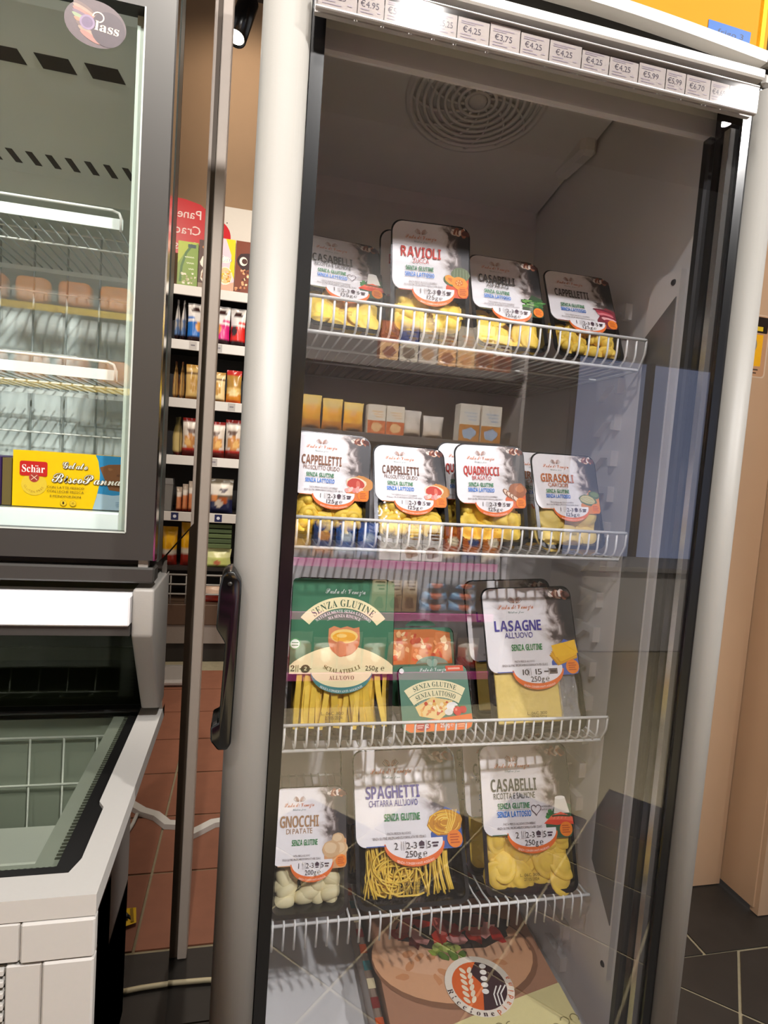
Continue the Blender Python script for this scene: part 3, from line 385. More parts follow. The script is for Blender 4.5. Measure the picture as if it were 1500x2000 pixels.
class Print:
    """flat printing: coloured outlines laid on each other in the x-z plane, facing -y"""
    def __init__(self, x=0, z=0, y=0.0): self.mb = MB(); self.k = 0; self.x = x; self.z = z; self.y = y
    def lay(self, pts, c, tris=None):
        y = self.y - self.k * 3e-5; self.k += 1
        self.mb.add([(self.x + p[0], y, self.z + p[1]) for p in pts], tris or [list(range(len(pts)))], c)
        return self
    def rect(self, x0, x1, z0, z1, c): return self.lay([(x0, z0), (x1, z0), (x1, z1), (x0, z1)], c)
    def rrect(self, x, z, w, h, r, c): return self.lay(rrect(w, h, r, 4, x, z), c)
    def ell(self, cx, cz, rx, rz, c, n=22, rot=0.0, a0=0, a1=360):
        pts = []
        for i in range(n if a1 - a0 >= 360 else n + 1):
            a = R_(a0 + (a1 - a0) * i / n); x, z = rx * math.cos(a), rz * math.sin(a)
            pts.append((cx + x * math.cos(rot) - z * math.sin(rot), cz + x * math.sin(rot) + z * math.cos(rot)))
        return self.lay(pts, c)
    def blob(self, cx, cz, rx, rz, c, j=.18, n=14, rot=0.0, seed=0):
        q = random.Random(seed * 31 + int(cx * 1e5) + int(cz * 1e5)); pts = []
        for i in range(n):
            a = 2 * math.pi * i / n; k = 1 + q.uniform(-j, j); x, z = rx * k * math.cos(a), rz * k * math.sin(a)
            pts.append((cx + x * math.cos(rot) - z * math.sin(rot), cz + x * math.sin(rot) + z * math.cos(rot)))
        return self.lay(pts, c)
    def line(self, pts, w, c):
        L = []; Rr = []
        for i, p in enumerate(pts):
            a = Vector(pts[max(i - 1, 0)]); b = Vector(pts[min(i + 1, len(pts) - 1)]); t = (b - a).normalized(); n = Vector((-t.y, t.x)) * w / 2
            L.append((p[0] + n.x, p[1] + n.y)); Rr.append((p[0] - n.x, p[1] - n.y))
        N = len(pts)
        return self.lay(L + Rr, c, [[N + i, N + i + 1, i + 1, i] for i in range(N - 1)])
    def band(self, cx, cz, r0, r1, a0, a1, c, n=20):
        A = [(cx + r0 * math.cos(R_(a0 + (a1 - a0) * i / n)), cz + r0 * math.sin(R_(a0 + (a1 - a0) * i / n))) for i in range(n + 1)]
        B = [(cx + r1 * math.cos(R_(a0 + (a1 - a0) * i / n)), cz + r1 * math.sin(R_(a0 + (a1 - a0) * i / n))) for i in range(n + 1)]
        return self.lay(A + B, c, [[i, i + 1, n + 2 + i, n + 1 + i] for i in range(n)])
    def text(self, s, x, z, h, c, style='sans', cond=1.0, shear=0.0, align='c', width=None, arc=None, gap=None, rot=0.0, up=True):
        """h = capital height; width squeezes or stretches the line to that width; arc=(cx,cz,r) bends it"""
        gap = gap if gap is not None else .02 if style == 'script' else .07
        k = h / CAPH[style]; items = []; adv = 0.0
        for ch in s:
            g = GLYPH.get((style, ch)) or GLYPH.get(('sans', ch))
            if ch == ' ' or g is None: adv += .30; continue
            items.append((g, adv)); adv += g[2] + gap
        adv = max(adv - gap, 1e-6); kx = k * cond
        if width: kx = width / adv
        W = adv * kx; x0 = {'c': -W / 2, 'l': 0, 'r': -W}[align]
        vs = []; fs = []
        for g, a in items:
            n = len(vs); mid = x0 + (a + g[2] / 2) * kx
            for gx, gz in g[0]:
                px, pz = x0 + (a + gx) * kx + shear * gz * k, gz * k
                if arc:
                    cx, cz, r = arc; dx = px - mid
                    if up: th = math.pi / 2 - mid / r; q = (cx + (r + pz) * math.cos(th) + dx * math.sin(th), cz + (r + pz) * math.sin(th) - dx * math.cos(th))
                    else: th = -math.pi / 2 + mid / r; q = (cx + (r - pz) * math.cos(th) - dx * math.sin(th), cz + (r - pz) * math.sin(th) + dx * math.cos(th))
                    vs.append(q)
                else: vs.append((x + px * math.cos(rot) - pz * math.sin(rot), z + px * math.sin(rot) + pz * math.cos(rot)))
            fs += [[i + n for i in f] for f in g[1]]
        if vs: self.lay(vs, c, fs)
        return self
    def build(self, name, parent, local=True, material=None):
        return self.mb.build(name, material or INK, parent, local)

# ------------------------------------------------------------------ materials
INK = mat('printing_ink', rough=.5, spec=.3, attr=True, vary=.05, scale=160)
BAGM = mat('printed_film', rough=.28, attr=True, vary=.08, scale=40, bump=.25)
CARD = mat('printed_card', rough=.45, attr=True, vary=.05, scale=50)
SLEEVE = smoke_label()
SILVER = mat('silver_painted_aluminium', '#85827c', .5, .0, vary=.03, scale=900, bump=.04)
WHITEMETAL = mat('white_painted_metal', '#c9c6c0', .4, vary=.02, scale=300)
WIREM = mat('white_coated_wire', '#e6e7e2', .35, vary=.03)
BLACK = mat('black_plastic', '#0b0b0c', .22, vary=.1)
GASK = mat('black_rubber_gasket', '#0c0b0a', .5, vary=.1)
LINER = mat('grey_cabinet_liner', '#e6e3e0', .45, vary=.03, scale=25)
LINER2 = mat('grey_moulded_plastic', '#e9e7e4', .5, vary=.03, scale=40)
TRAYM = mat('black_food_tray', '#0d0c0b', .22, vary=.1)
FILM = clear('clear_lid_film', .05, rough=.06, bump=.35, scale=45)
CRINK = clear('crinkled_film', .22, rough=.12, bump=1.0, scale=330, haze=.30)
GLASS = clear('door_glass', .085, '#f5f5f7', rough=.0)
GLASSL = clear('cabinet_glass', .05, '#f9fbfa', rough=.0)
GLASSD = clear('dark_lid_glass', .06, '#eef0ec', rough=.01)
PASTA = mat('egg_pasta', '#efcb4c', .55, vary=.14, scale=90, bump=.3)
PASTA2 = mat('pale_egg_pasta', '#ecd070', .55, vary=.12, scale=90, bump=.3)
GNOC = mat('pale_gnocchi', '#e9dfae', .5, vary=.08, scale=90, bump=.3)
CABGREY = mat('dark_grey_painted_frame', '#403e3b', .36, .35, vary=.04, scale=700)
TRIMGREY = mat('light_grey_trim', '#938f89', .5, vary=.04, scale=500, bump=.05)
CHESTW = mat('warm_white_panel', '#b3afa9', .5, vary=.02, scale=200)
MIRROR = mat('polished_steel_side', '#8d857e', .012, 1.0, vary=.05, scale=6)
CHROME = mat('polished_edge', '#c8c6c2', .12, 1.0, vary=.04)
ALU = mat('bright_aluminium', '#f0eef0', .3, .0, vary=.02, stretch=(1, 1, 90))
COLDWHITE = mat('cold_white_liner', '#cfd8d6', .4, vary=.03, scale=20)
BROWNW = mat('tan_plaster', '#a68768', .8, vary=.04, scale=12, bump=.1)
TANP = mat('tan_laminate', '#b89a7c', .28, vary=.03, scale=10)
CEIL = mat('dark_ceiling', '#4a4039', .9, vary=.05, scale=8)
SLATE = mat('black_slate', '#2b2825', .42, vary=.35, scale=9, bump=.5)
GROUT = mat('pale_grout', '#8b8168', .9, vary=.2, scale=60)
TERRA = mat('terracotta_tile', '#82523d', .55, vary=.16, scale=22, bump=.25)
TERRAG = mat('terracotta_grout', '#80503a', .9, vary=.1)
DARKM = mat('charcoal_metal', '#2a2522', .5, vary=.1)
SHELFW = mat('white_shelf_edge', '#dedad4', .35, vary=.03)
PINK = mat('magenta_price_strip', '#c04a93', .4, vary=.06)

# ------------------------------------------------------------------ lamps
def spot(name, loc, target, power, size=100, colour=(1, .90, .78), radius=.035, blend=.5, fixture=True, label=None, length=.14):
    loc = Vector(loc); d = (Vector(target) - loc).normalized()
    L = bpy.data.lights.new(name + '_light', 'SPOT'); L.energy = power; L.spot_size = R_(size); L.spot_blend = blend
    L.shadow_soft_size = radius; L.color = colour
    o = bpy.data.objects.new(name + '_light', L); o.matrix_basis = Matrix.Translation(loc + d * .02) @ d.to_track_quat('-Z', 'Y').to_matrix().to_4x4(); col.objects.link(o)
    if fixture:
        t = empty(name, loc - d * length); t['label'] = label; t['category'] = 'spotlight'
        q = d.to_track_quat('Z', 'Y').to_matrix().to_4x4()
        b = MB().lathe([(0, -length), (.036, -length), (.038, -length + .004), (.038, 0), (.033, .0), (.030, -.012), (0, -.012)], 0, 0, 0, 20)
        b.xf(Matrix.Translation(loc) @ q); b.build('lamp_body', BLACK, t)
        b = MB().lathe([(0, -.006), (.029, -.006)], 0, 0, 0, 20); b.xf(Matrix.Translation(loc) @ q); b.build('lens', glow('lamp_lens', '#fff2dd', 12), t)
        st = loc - d * length * .6
        b = MB().tube([st, (st.x, st.y, 3.1)], .008, 8); b.build('stem', BLACK, t)
    return o
WARM = (1.0, .88, .74)
spot('track_spotlight', (.487, -.81, 1.6), (.36, .75, -.3), 222, 110, (1, .97, .945), label='black track spotlight above the aisle in front of the glass door')
spot('track_spotlight', (1.89, -.89, 1.6), (.63, .69, -.2), 250, 50, (1, .97, .945), label='black track spotlight over the aisle near the tan panels')
spot('track_spotlight', (-.75, -.55, 1.6), (-.3, .9, -.3), 62, 100, (1, .96, .92), label='added unseen black spotlight above the freezer lid')  # lamp out of view, added to light the freezer
spot('track_spotlight', (-.142, 2.4, 1.548), (-.75, 1.5, -1.3), 60, 150, WARM, label='black cylinder spotlight hanging before the tan rear wall', length=.19)
spot('track_spotlight', (.7, 2.5, 1.62), (.05, 3.8, .2), 115, 110, WARM, label='added unseen black spotlight above the hidden end of the rear shelving')  # unseen lamp added to light the rear shelf goods
spot('track_spotlight', (.35, 1.9, 1.64), (-.05, 2.9, -1.3), 45, 80, WARM, label='black spotlight pointed down at the terracotta floor')
spot('track_spotlight', (-.075, -.35, 1.62), (-.09, 1.5, -.2), 160, 34, (1, .94, .88), label='added unseen black spotlight pointed into the gap between freezer and fridge')  # no known source: added so light reaches the corner post in the gap
spot('track_spotlight', (-.3, 3.3, 2.7), (-.25, 4.4, 1.7), 60, 120, WARM, label='added unseen black spotlight washing the tan rear wall')  # extra lamp added out of view to brighten the rear wall
for i, x in enumerate((-.9, .2, 1.1)):  # lamps added behind the viewer so the reflected aisle shows brightly
    spot('track_spotlight', (x, -.55, 1.62), (x, -1.62, -.2), 560, 110, (1, .93, .84), label='added unseen black spotlight aimed at the opposite aisle shelving, ' + ('over the loaves', 'over the pink strips', 'by its far end')[i])

# ================================================================== THE ROOM
def clip(poly, nx, ny, d):
    out = []
    for i, p in enumerate(poly):
        q = poly[(i + 1) % len(poly)]; a = nx * p[0] + ny * p[1] - d; b = nx * q[0] + ny * q[1] - d
        if a <= 0: out.append(p)
        if a * b < 0: t = a / (a - b); out.append((p[0] + (q[0] - p[0]) * t, p[1] + (q[1] - p[1]) * t))
    return out
fl = MB().box(-3.5, 5.5, -4.2, 4.6, -1.36, -1.304).build('floor', GROUT); tag(fl, kind='structure')
def floor_tile(poly, z, material, gap=.0042):
    if len(poly) < 3: return
    cx = sum(p[0] for p in poly) / len(poly); cy = sum(p[1] for p in poly) / len(poly)
    pts = []
    for p in poly:
        d = math.hypot(p[0] - cx, p[1] - cy) or 1; k = 1 - gap * 1.4 / d; pts.append((cx + (p[0] - cx) * k, cy + (p[1] - cy) * k))
    MB().prism(pts, 'z', -1.306, z).build('tile', material, fl)
a = R_(47.5)
ex, ey = (math.cos(a), math.sin(a)), (-math.sin(a), math.cos(a))
for i in range(-9, 10):                     # diagonal slate squares in front
    for j in range(-9, 10):
        S = .30
        o = (1.272 + i * S * ex[0] + j * S * ey[0], 1.134 + i * S * ex[1] + j * S * ey[1])
        q = [o, (o[0] + S * ex[0], o[1] + S * ex[1]), (o[0] + S * (ex[0] + ey[0]), o[1] + S * (ex[1] + ey[1])), (o[0] + S * ey[0], o[1] + S * ey[1])]
        if max(p[0] for p in q) < -.6 or min(p[0] for p in q) > 2.3 or max(p[1] for p in q) < -.5: continue
        q = clip(q, 0, 1, 1.308)
        if len(q) >= 3: floor_tile(q, -1.300 - rnd.random() * .0008, SLATE)
for x0 in (-1.68, -1.08, -.48, .12, .72, 1.32, 1.92):          # straight slate course behind
    floor_tile([(x0, 1.308), (x0 + .6, 1.308), (x0 + .6, 1.525 if x0 < .7 else 1.60), (x0, 1.525 if x0 < .7 else 1.60)], -1.300, SLATE)
for i in range(-5, 3):                      # terracotta squares towards the rear shelving
    for j in range(0, 7):
        x0, y0 = i * .26, 1.53 + j * .30
        floor_tile([(x0, y0), (x0 + .26, y0), (x0 + .26, y0 + .30), (x0, y0 + .30)], -1.299 - rnd.random() * .0008, TERRA)
tag(MB().box(-3.5, 5.5, 4.40, 4.6, -1.3, 3.1).build('wall_rear', BROWNW), kind='structure')
tag(MB().box(-3.5, 5.5, -4.2, 4.6, 3.1, 3.2).build('ceiling', CEIL), kind='structure')
# tan laminated panels to the right of the glass door fridge
wr = MB().box(.80, 1.592, 1.555, 1.62, -1.297, 3.1).box(1.594, 1.62, 1.425, 1.62, -1.28, 3.1).build('wall_right', TANP); tag(wr, kind='structure')
tag(MB().box(1.600, 3.2, 1.41, 1.44, -1.297, 3.1).build('wall_side', TANP), kind='structure')
# shop front behind the viewer with a daylit window
wf = MB().box(-3.5, 3.1, -4.2, -4.1, -1.3, 3.1).box(4.95, 5.5, -4.2, -4.1, -1.3, 3.1).box(3.1, 4.95, -4.2, -4.1, 1.28, 3.1).box(3.1, 4.95, -4.2, -4.1, -1.3, -.82).build('wall_front', mat('grey_plaster', '#8f8b86', .8, vary=.04, scale=10)); tag(wf, kind='structure')
w1 = MB().box(3.1, 4.95, -4.19, -4.17, -.82, 1.28).build('window_1', glow('daylit_pane', '#aab4d6', 1.25)); tag(w1, kind='structure')
MB().box(3.1, 3.16, -4.16, -4.08, -.82, 1.28).box(4.89, 4.95, -4.16, -4.08, -.82, 1.28).box(3.98, 4.03, -4.16, -4.08, -.82, 1.28).build('window_frame', DARKM, w1)
# counter by the window
ct = empty('counter', (3.6, -2.9, -1.3)); tag(ct, 'pale stone topped counter standing before the daylit shop window', 'counter')
MB().box(2.5, 4.9, -3.1, -2.6, -1.3, -.66, .01).build('carcass', CHESTW, ct); MB().box(2.45, 4.95, -3.15, -2.55, -.66, -.62, .006).build('worktop', TRIMGREY, ct)
# yellow notice on the tan panel
nt_ = empty('notice', (1.45, 1.553, .36)); tag(nt_, 'yellow notice with a black heading stuck on the tan panel', 'notice')
P = Print(1.45, .36, 1.5545)
P.rrect(0, 0, .165, .19, .012, '#c9b49c').rrect(0, .004, .155, .182, .01, '#b98f6c')
P.rect(-.062, .062, .035, .13, '#e8ad1c').rrect(0, .135, .15, .048, .004, '#1c120d').rect(-.025, .012, .141, .154, '#b99a22').rect(.016, .058, .141, .154, '#d9b92a')
P.ell(.022, .098, .02, .026, '#8d8478').rect(-.06, .055, .022, .026, '#4b3a2e').rect(-.06, .05, .012, .016, '#4b3a2e')
P.build('printed_sheet', nt_, False)
# corner post between the freezer and the fridge
po = empty('trim_1', (-.11, 1.495, -1.3)); tag(po, kind='structure')
MB().box(-.119, -.0965, 1.488, 1.54, -1.298, 3.1, .002).build('light_edge', mat('pale_post_edge', '#cdbfb3', .5, vary=.04), po)
MB().box(-.19, -.120, 1.496, 1.54, -1.298, 3.1).build('dark_flange', mat('brown_grey_flange', '#5b4d40', .55, vary=.08, scale=20), po)
# white cable duct and cables on the floor of the gap
pth = [(-.20, 1.95), (-.12, 2.01), (-.066, 2.055), (-.014, 2.065), (.03, 2.12), (.08, 2.15), (.13, 2.20), (.40, 2.42)]
b = MB().loops([[(x + dx, y + dy, -1.2985 + dz) for dx, dy, dz in ((.010, -.014, 0), (-.010, .014, 0), (-.008, .012, .017), (.008, -.012, .017))] for x, y in pth], True, True)
tag(b.build('cable_duct', WHITEMETAL), 'white cable duct lying across the terracotta tiles', 'cable duct')
b = MB().tube([(-.27, 1.40, -1.292), (-.16, 1.415, -1.292), (-.04, 1.41, -1.292), (.05, 1.40, -1.292)], .006, 8)
tag(b.build('floor_cable', mat('cream_cable', '#cfc3a0', .5)), 'thin cream cable on the dark slate behind the freezer', 'cable')
b = MB().tube([(.098, 2.140, -1.292), (.102, 2.09, -1.293), (.11, 2.04, -1.293), (.118, 1.97, -1.294)], [.0065, .0065, .006, .003], 8)
tag(b.build('power_cord', WHITEMETAL), 'thin white power cord on terracotta floor beside the cable duct', 'cord')

yt = empty('warning_tag', (.037, 1.64, -1.3)); tag(yt, 'crumpled yellow and black tag on the terracotta, mirrored in the freezer side', 'tag')
P = Print(0, 0, 0); P.lay([(.008, 1.62), (.040, 1.605), (.075, 1.625), (.080, 1.655), (.055, 1.685), (.018, 1.672)], '#d9b01c').lay([(.030, 1.625), (.070, 1.632), (.066, 1.662), (.045, 1.655)], '#1d1813').line([(.018, 1.62), (.03, 1.67)], .008, '#8a6a1c')
P.mb.v = [(v[0], v[2], -1.294 - v[1] * 3 + .010 * math.sin(60 * v[0])) for v in P.mb.v]; P.build('tag_sheet', yt, False)
MB().tube([(.02, 1.63, -1.293), (.045, 1.65, -1.282), (.06, 1.64, -1.293)], .006, 8).build('tag_strap', BLACK, yt)

# ================================================================== GLASS DOOR FRIDGE
FX0, FX1 = -.012, .650
fr = empty('display_fridge', (.318, .99, -1.3)); tag(fr, 'tall silver display fridge with a full height glass door', 'fridge')
# cabinet: outer shell
s = MB()
s.box(FX0, FX0 + .035, .745, 1.34, -1.28, .60).box(FX1 - .035, FX1, .745, 1.34, -1.28, .60).box(FX0 + .035, FX1 - .035, 1.302, 1.34, -1.28, .60)
s.box(FX0, FX1, .745, 1.34, .722, .78).box(FX0, FX1, .745, 1.34, -1.28, -.96)
s.build('cabinet_shell', WHITEMETAL, fr)
l = MB()                                    # liner faces inward
l.box(.605, .6145, .752, 1.30, -.915, .72).box(.0235, .033, .752, 1.30, -.915, .72).box(.033, .605, 1.29, 1.30, -.915, .70)
l.build('liner', LINER, fr)
MB().box(.0235, .6145, .745, 1.30, -.96, -.915).build('deck', mat('white_deck', '#e3e3e0', .4, vary=.02), fr)
# opening frame seen through the glass
s = MB().box(.0235, .6145, .742, .752, .487, .60, .003).box(.603, .6145, .742, .752, -.96, .487, .003).box(.0235, .034, .742, .752, -.96, .487, .003)
s.build('opening_frame', LINER2, fr)
# evaporator cover: sloping panel with a lip at its back
ev = MB().prism([(.752, .700), (1.24, .608), (1.285, .600), (1.29, .572), (1.298, .572), (1.298, .72), (.752, .72)], 'x', .034, .600)
evo = ev.build('evaporator_cover', LINER2, fr)
MB().box(.570, .604, 1.05, 1.16, .615, .66, .008).build('cover_bump', LINER2, fr)
MB().tube([(.55, .90, .662), (.56, .92, .655), (.548, .94, .652), (.54, .915, .657)], .0012, 6).build('wire_clip', TRIMGREY, fr)
# round fan grille
slope = Matrix.Rotation(math.atan2(-.092, .488), 4, 'X')
gc = Vector((.348, 1.02, .6475))
G = Matrix.Translation(gc) @ slope
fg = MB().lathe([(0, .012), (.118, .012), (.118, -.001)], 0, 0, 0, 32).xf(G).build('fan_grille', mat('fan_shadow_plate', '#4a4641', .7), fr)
for i in range(9):
    r = .020 + i * .0122
    MB().tube([(r * math.cos(t * math.pi / 18), r * math.sin(t * math.pi / 18), -.004) for t in range(36)], [.0032] * 36, 6, closed=True).xf(G).build('ring', LINER2, fg)
MB().lathe([(0, -.008), (.014, -.008), (.016, -.003), (.016, .004)], 0, 0, 0, 20).xf(G).build('hub', LINER2, fg)
MB().lathe([(.114, .002), (.114, -.007), (.124, -.004), (.126, .002)], 0, 0, 0, 40).xf(G).build('rim', LINER2, fg)
for k in range(12):
    a = k * math.pi / 6
    MB().tube([((.018 + .0098 * t) * math.cos(a + .09 * t), (.018 + .0098 * t) * math.sin(a + .09 * t), -.003) for t in range(11)], .0026, 5).xf(G).build('spoke', LINER2, fg)
# moulded shelf supports down both sides
zs = [.302 - .0612 * i for i in range(20)]
sup = MB().prism([(.895, 0), (.955, .0), (.955, -.036), (.925, -.012), (.905, -.012), (.905, -.026), (.895, -.026)], 'x', .592, .605)
me_s = sup.mesh('shelf_support', LINER2, wm(fr).inverted())
me_l = MB().prism([(.895, 0), (.955, .0), (.955, -.036), (.925, -.012), (.905, -.012), (.905, -.026), (.895, -.026)], 'x', .033, .050).mesh('shelf_support', LINER2, wm(fr).inverted())
for z in zs:
    inst('shelf_support', me_s, fr, Matrix.Translation((0, 0, z))); inst('shelf_support', me_l, fr, Matrix.Translation((0, 0, z)))
# long moulded plate on the right wall
pl = MB().prism([(.772, -.79), (.845, -.70), (.845, .25), (.838, .305), (.830, .321), (.772, .321)], 'x', .5955, .605).build('lamp_cover', LINER2, fr)
MB().prism([(.776, -.70), (.838, -.63), (.838, .235), (.776, .282)], 'x', .5940, .5954).build('diffuser', mat('grey_diffuser', '#77746f', .3, vary=.03), pl)
for z, y in ((.305, .786), (-.772, .784)):
    MB().lathe([(0, -.002), (.004, -.002), (.005, 0)], .5955, y, z, 10, 'x').build('screw', DARKM, pl)
# ---- door
ZB, ZT = -1.02, .545
def stile(x0, x1):
    w = x1 - x0; pts = []
    for i in range(13):
        a = math.pi * i / 12; pts.append((x0 + w / 2 - w / 2 * math.cos(a) * (1 if abs(math.cos(a)) < .99 else 1), .700 - .030 * math.sin(a) ** .7))
    return [(x0, .735)] + pts + [(x1, .735)]
dr = MB().prism(stile(-.0145, .0385), 'z', ZB, ZT, None, True).build('door_stile', SILVER, fr)
MB().box(.6145, .6505, .682, .735, .515, .560).build('stile_joint', BLACK, fr)
MB().prism(stile(.6115, .6535), 'z', ZB, .5205, None, True).build('door_stile', SILVER, fr)
MB().box(.612, .653, .676, .735, .5235, .5400, .004).build('stile_cap', SILVER, fr)
MB().prism(stile(.6115, .6535), 'z', .5480, .95, None, True).build('canopy_post', SILVER, fr)
MB().box(.0385, .6115, .672, .735, .5275, .5405, .002).build('door_top_rail', WHITEMETAL, fr)
MB().box(.0385, .6115, .672, .735, ZB, ZB + .08, .004).build('door_bottom_rail', SILVER, fr)
# black printed border on the glass, gasket, spacer bar
MB().box(.0385, .0535, .6865, .735, ZB + .08, .5345).box(.5975, .6115, .6865, .735, ZB + .08, .5345).box(.0535, .5975, .6865, .6900, .488, .5275).build('glass_border', BLACK, fr)
MB().box(.5895, .5975, .698, .708, ZB + .08, .478).build('glazing_spacer', mat('perforated_spacer', '#b9b6ae', .25, .8, vary=.3, scale=500), fr)
MB().box(.578, .5895, .720, .735, ZB + .08, .478, .003).build('door_gasket', GASK, fr)
MB().box(.0535, .5975, .6905, .6915, ZB + .08, .478).build('glass_pane', GLASS, fr)
# black pull handle with lock housing
h = [(-.019, -.124), (-.012, -.124), (-.004, -.135), (-.0035, -.150), (-.006, -.32), (-.010, -.327), (-.020, -.327), (-.0285, -.316), (-.029, -.300), (-.021, -.296), (-.0205, -.290),
     (-.018, -.205), (-.021, -.200), (-.0285, -.188), (-.0275, -.145), (-.025, -.130)]
hb = bmesh.new(); vs = [hb.verts.new((x, 0, z)) for x, z in h]; f = hb.faces.new(vs)
ex_ = bmesh.ops.extrude_face_region(hb, geom=[f]); bmesh.ops.translate(hb, verts=[v for v in ex_['geom'] if isinstance(v, bmesh.types.BMVert)], vec=(0, .05, 0))
bmesh.ops.recalc_face_normals(hb, faces=hb.faces[:]); bmesh.ops.bevel(hb, geom=hb.edges[:], offset=.0022, segments=2, affect='EDGES', profile=.5)
hb.verts.index_update(); hm = MB(); hm.add([(v.co.x, v.co.y + .655, v.co.z) for v in hb.verts], [[v.index for v in q.verts] for q in hb.faces], None, True); hb.free()
hd = hm.build('handle', mat('glossy_black_handle', '#070707', .16, spec=.6), fr)
MB().lathe([(0, -.0012), (.0022, -.0012), (.0026, 0)], -.016, .655, -.138, 12, 'y').build('lock_barrel', mat('dark_lock', '#3a3836', .3, .8), hd)
# canopy and yellow light box over the door
MB().prism([(.690, .5405), (.735, .5405), (.735, .590), (.690, .590)], 'x', .03, .612).build('canopy_gap', BLACK, fr)
arch = [(-.006 + .617 * i / 16, .5485 + .016 * math.sin(math.pi * i / 16)) for i in range(17)]
MB().prism(arch + [(x, z + .0135) for x, z in reversed(arch)], 'y', .672, .74).build('canopy_trim', WHITEMETAL, fr)
box_ = [(x, z + .0135) for x, z in arch]
hdb = MB().prism(box_ + [(.611, .95), (-.006, .95)], 'y', .676, .80).build('light_box', glow('backlit_yellow', '#a87200', .10), fr)
MB().box(.5975, .6035, .673, .676, .564, .95).build('light_box_edge', glow('backlit_yellow_edge', '#e0a820', .2), fr)
P = Print(.430, .585, .6755); P.ell(0, .03, .035, .024, '#e8d9a2', rot=-.2); P.build('light_box_print', hdb, False)
tp = empty('tape_label', (.545, .664, .555)); tag(tp, 'blue tape label with handwriting under the yellow light box', 'label')
P = Print(.553, .5635, .6752); r = -.02
P.lay([(-.031, -.001), (.031, -.003), (.032, .017), (-.031, .019)], '#0b4c90').text('frigo 3', .002, .005, .0065, '#0a0f2a', 'sans', width=.038, shear=.1)
P.build('tape', tp, False)

# price cards in the clear strip across the door
rl = empty('price_rail', (.31, .66, .474)); tag(rl, 'clear price strip across the top of the glass door', 'price rail')
MB().box(.039, .588, .664, .670, .4725, .5035).build('backing', mat('strip_backing', '#a5a2a1', .4), rl)
MB().box(.039, .588, .6545, .6555, .474, .5025).build('front_sheet', clear('strip_plastic', .07, '#efedec', rough=.05), rl)
MB().box(.039, .588, .6535, .660, .4705, .4736, .001).box(.039, .588, .6535, .664, .5026, .5045, .0006).build('strip_lip', mat('pale_plastic_lip', '#b1adac', .3), rl)
xs = [.041, .083, .112, .143, .169, .194, .232, .269, .305, .346, .382, .421, .458, .486, .521, .548, .577]
pr = ['4,25', '4,95', '5,50', '4,25', '5,25', '4,25', '3,75', '4,25', '4,25', '4,25', '4,25', '5,99', '5,99', '6,70', '4,69', '4,69']
ords = 'first second third fourth fifth sixth seventh eighth ninth tenth eleventh twelfth thirteenth fourteenth fifteenth last'.split()
for i in range(16):
    a_, b_ = xs[i] + .0006, xs[i + 1] - .0006; zt = .497 + rnd.choice((0, .0022, .0045))
    c = MB().box(a_, b_, .6578, .6583, .4745, zt).build('price_card', mat('white_card', '#bab6b4', .6, vary=.02))
    tag(c, 'white price card reading %s euro, %s from the door handle side of the strip' % (pr[i], ords[i]), 'price card', 'price cards in the strip across the door')
    w = b_ - a_; P = Print((a_ + b_) / 2, .4745, .6576)
    P.text('\u20ac' + pr[i].replace(',', '.') if i < 3 else '\u20ac' + pr[i], -w * .05, .0100, .0062, '#4c4658', 'sans', width=min(.021, w * .72))
    for k, (zz, ww) in enumerate(((.0205, .7), (.0185, .45), (.0070, .34), (.0040, .5))):
        P.rect(-w * .40, -w * .40 + w * ww, zz, zz + .0011, '#a49eac')
    P.rect(w * .25, w * .38, .006, .0075, '#b5b0ba')
    P.build('price_print', c, False)

# ---- wire shelves
SHZ = [.2255, -.0754, -.3756, -.680]
def wire_shelf(label, low=False):
    t = empty('wire_shelf', (.3155, .82, 0)); tag(t, label, 'shelf', 'wire shelves in the glass door fridge')
    MB().tube([(.052, .82, 0), (.5845, .82, 0)], .0024, 8).build('front_rail', WIREM, t)
    dz = -.0445 if not low else -.0055           # the lowest shelf is hung with its fence pointing down
    for y, r in ((.833, .0026), (.95, .0022), (1.08, .0022), (1.245, .0026))[1 if low else 0:]:
        MB().tube([(.054, y, dz), (.5825, y, dz)], r, 6).build('cross_bar', WIREM, t)
    for x in (.052, .5845):
        MB().tube([(x, .82, 0), (x, .83, dz), (x, 1.25, dz)] if low else [(x, .82, 0), (x, .821, -.02), (x, .832, -.042), (x, .85, -.0445), (x, 1.25, -.0445)], .0022, 6).build('side_bar', WIREM, t)
    wme = MB().tube([(0, .8165, -.036), (0, .8165, -.006), (0, .818, .0015), (0, .822, .0035), (0, .83, .002), (0, .85, -.0015), (0, 1.245, -.0015)] if low else [(0, .8215, -.001), (0, .8218, -.024), (0, .824, -.033), (0, .832, -.040), (0, .845, -.0415), (0, 1.245, -.0415)], .00165, 6).mesh('wire', WIREM, wm(t).inverted() )
    for i in range(32):
        inst('wire', wme, t, Matrix.Translation((.066 + i * .0162, 0, 0)))
    return t
ws = wire_shelf('topmost white wire shelf, the one carrying the ravioli pack')
sl = ['topmost white wire shelf, the one carrying the ravioli pack', 'second white wire shelf down, under two cappelletti packs',
      'third white wire shelf down, under the egg lasagne pack', 'lowest white wire shelf, holding spaghetti and gnocchi packs']
for i, z in enumerate(SHZ):
    o = ws if i == 0 else copy_tree(ws) if i < 3 else wire_shelf(sl[3], True)
    o.location.z = z; o['label'] = sl[i]

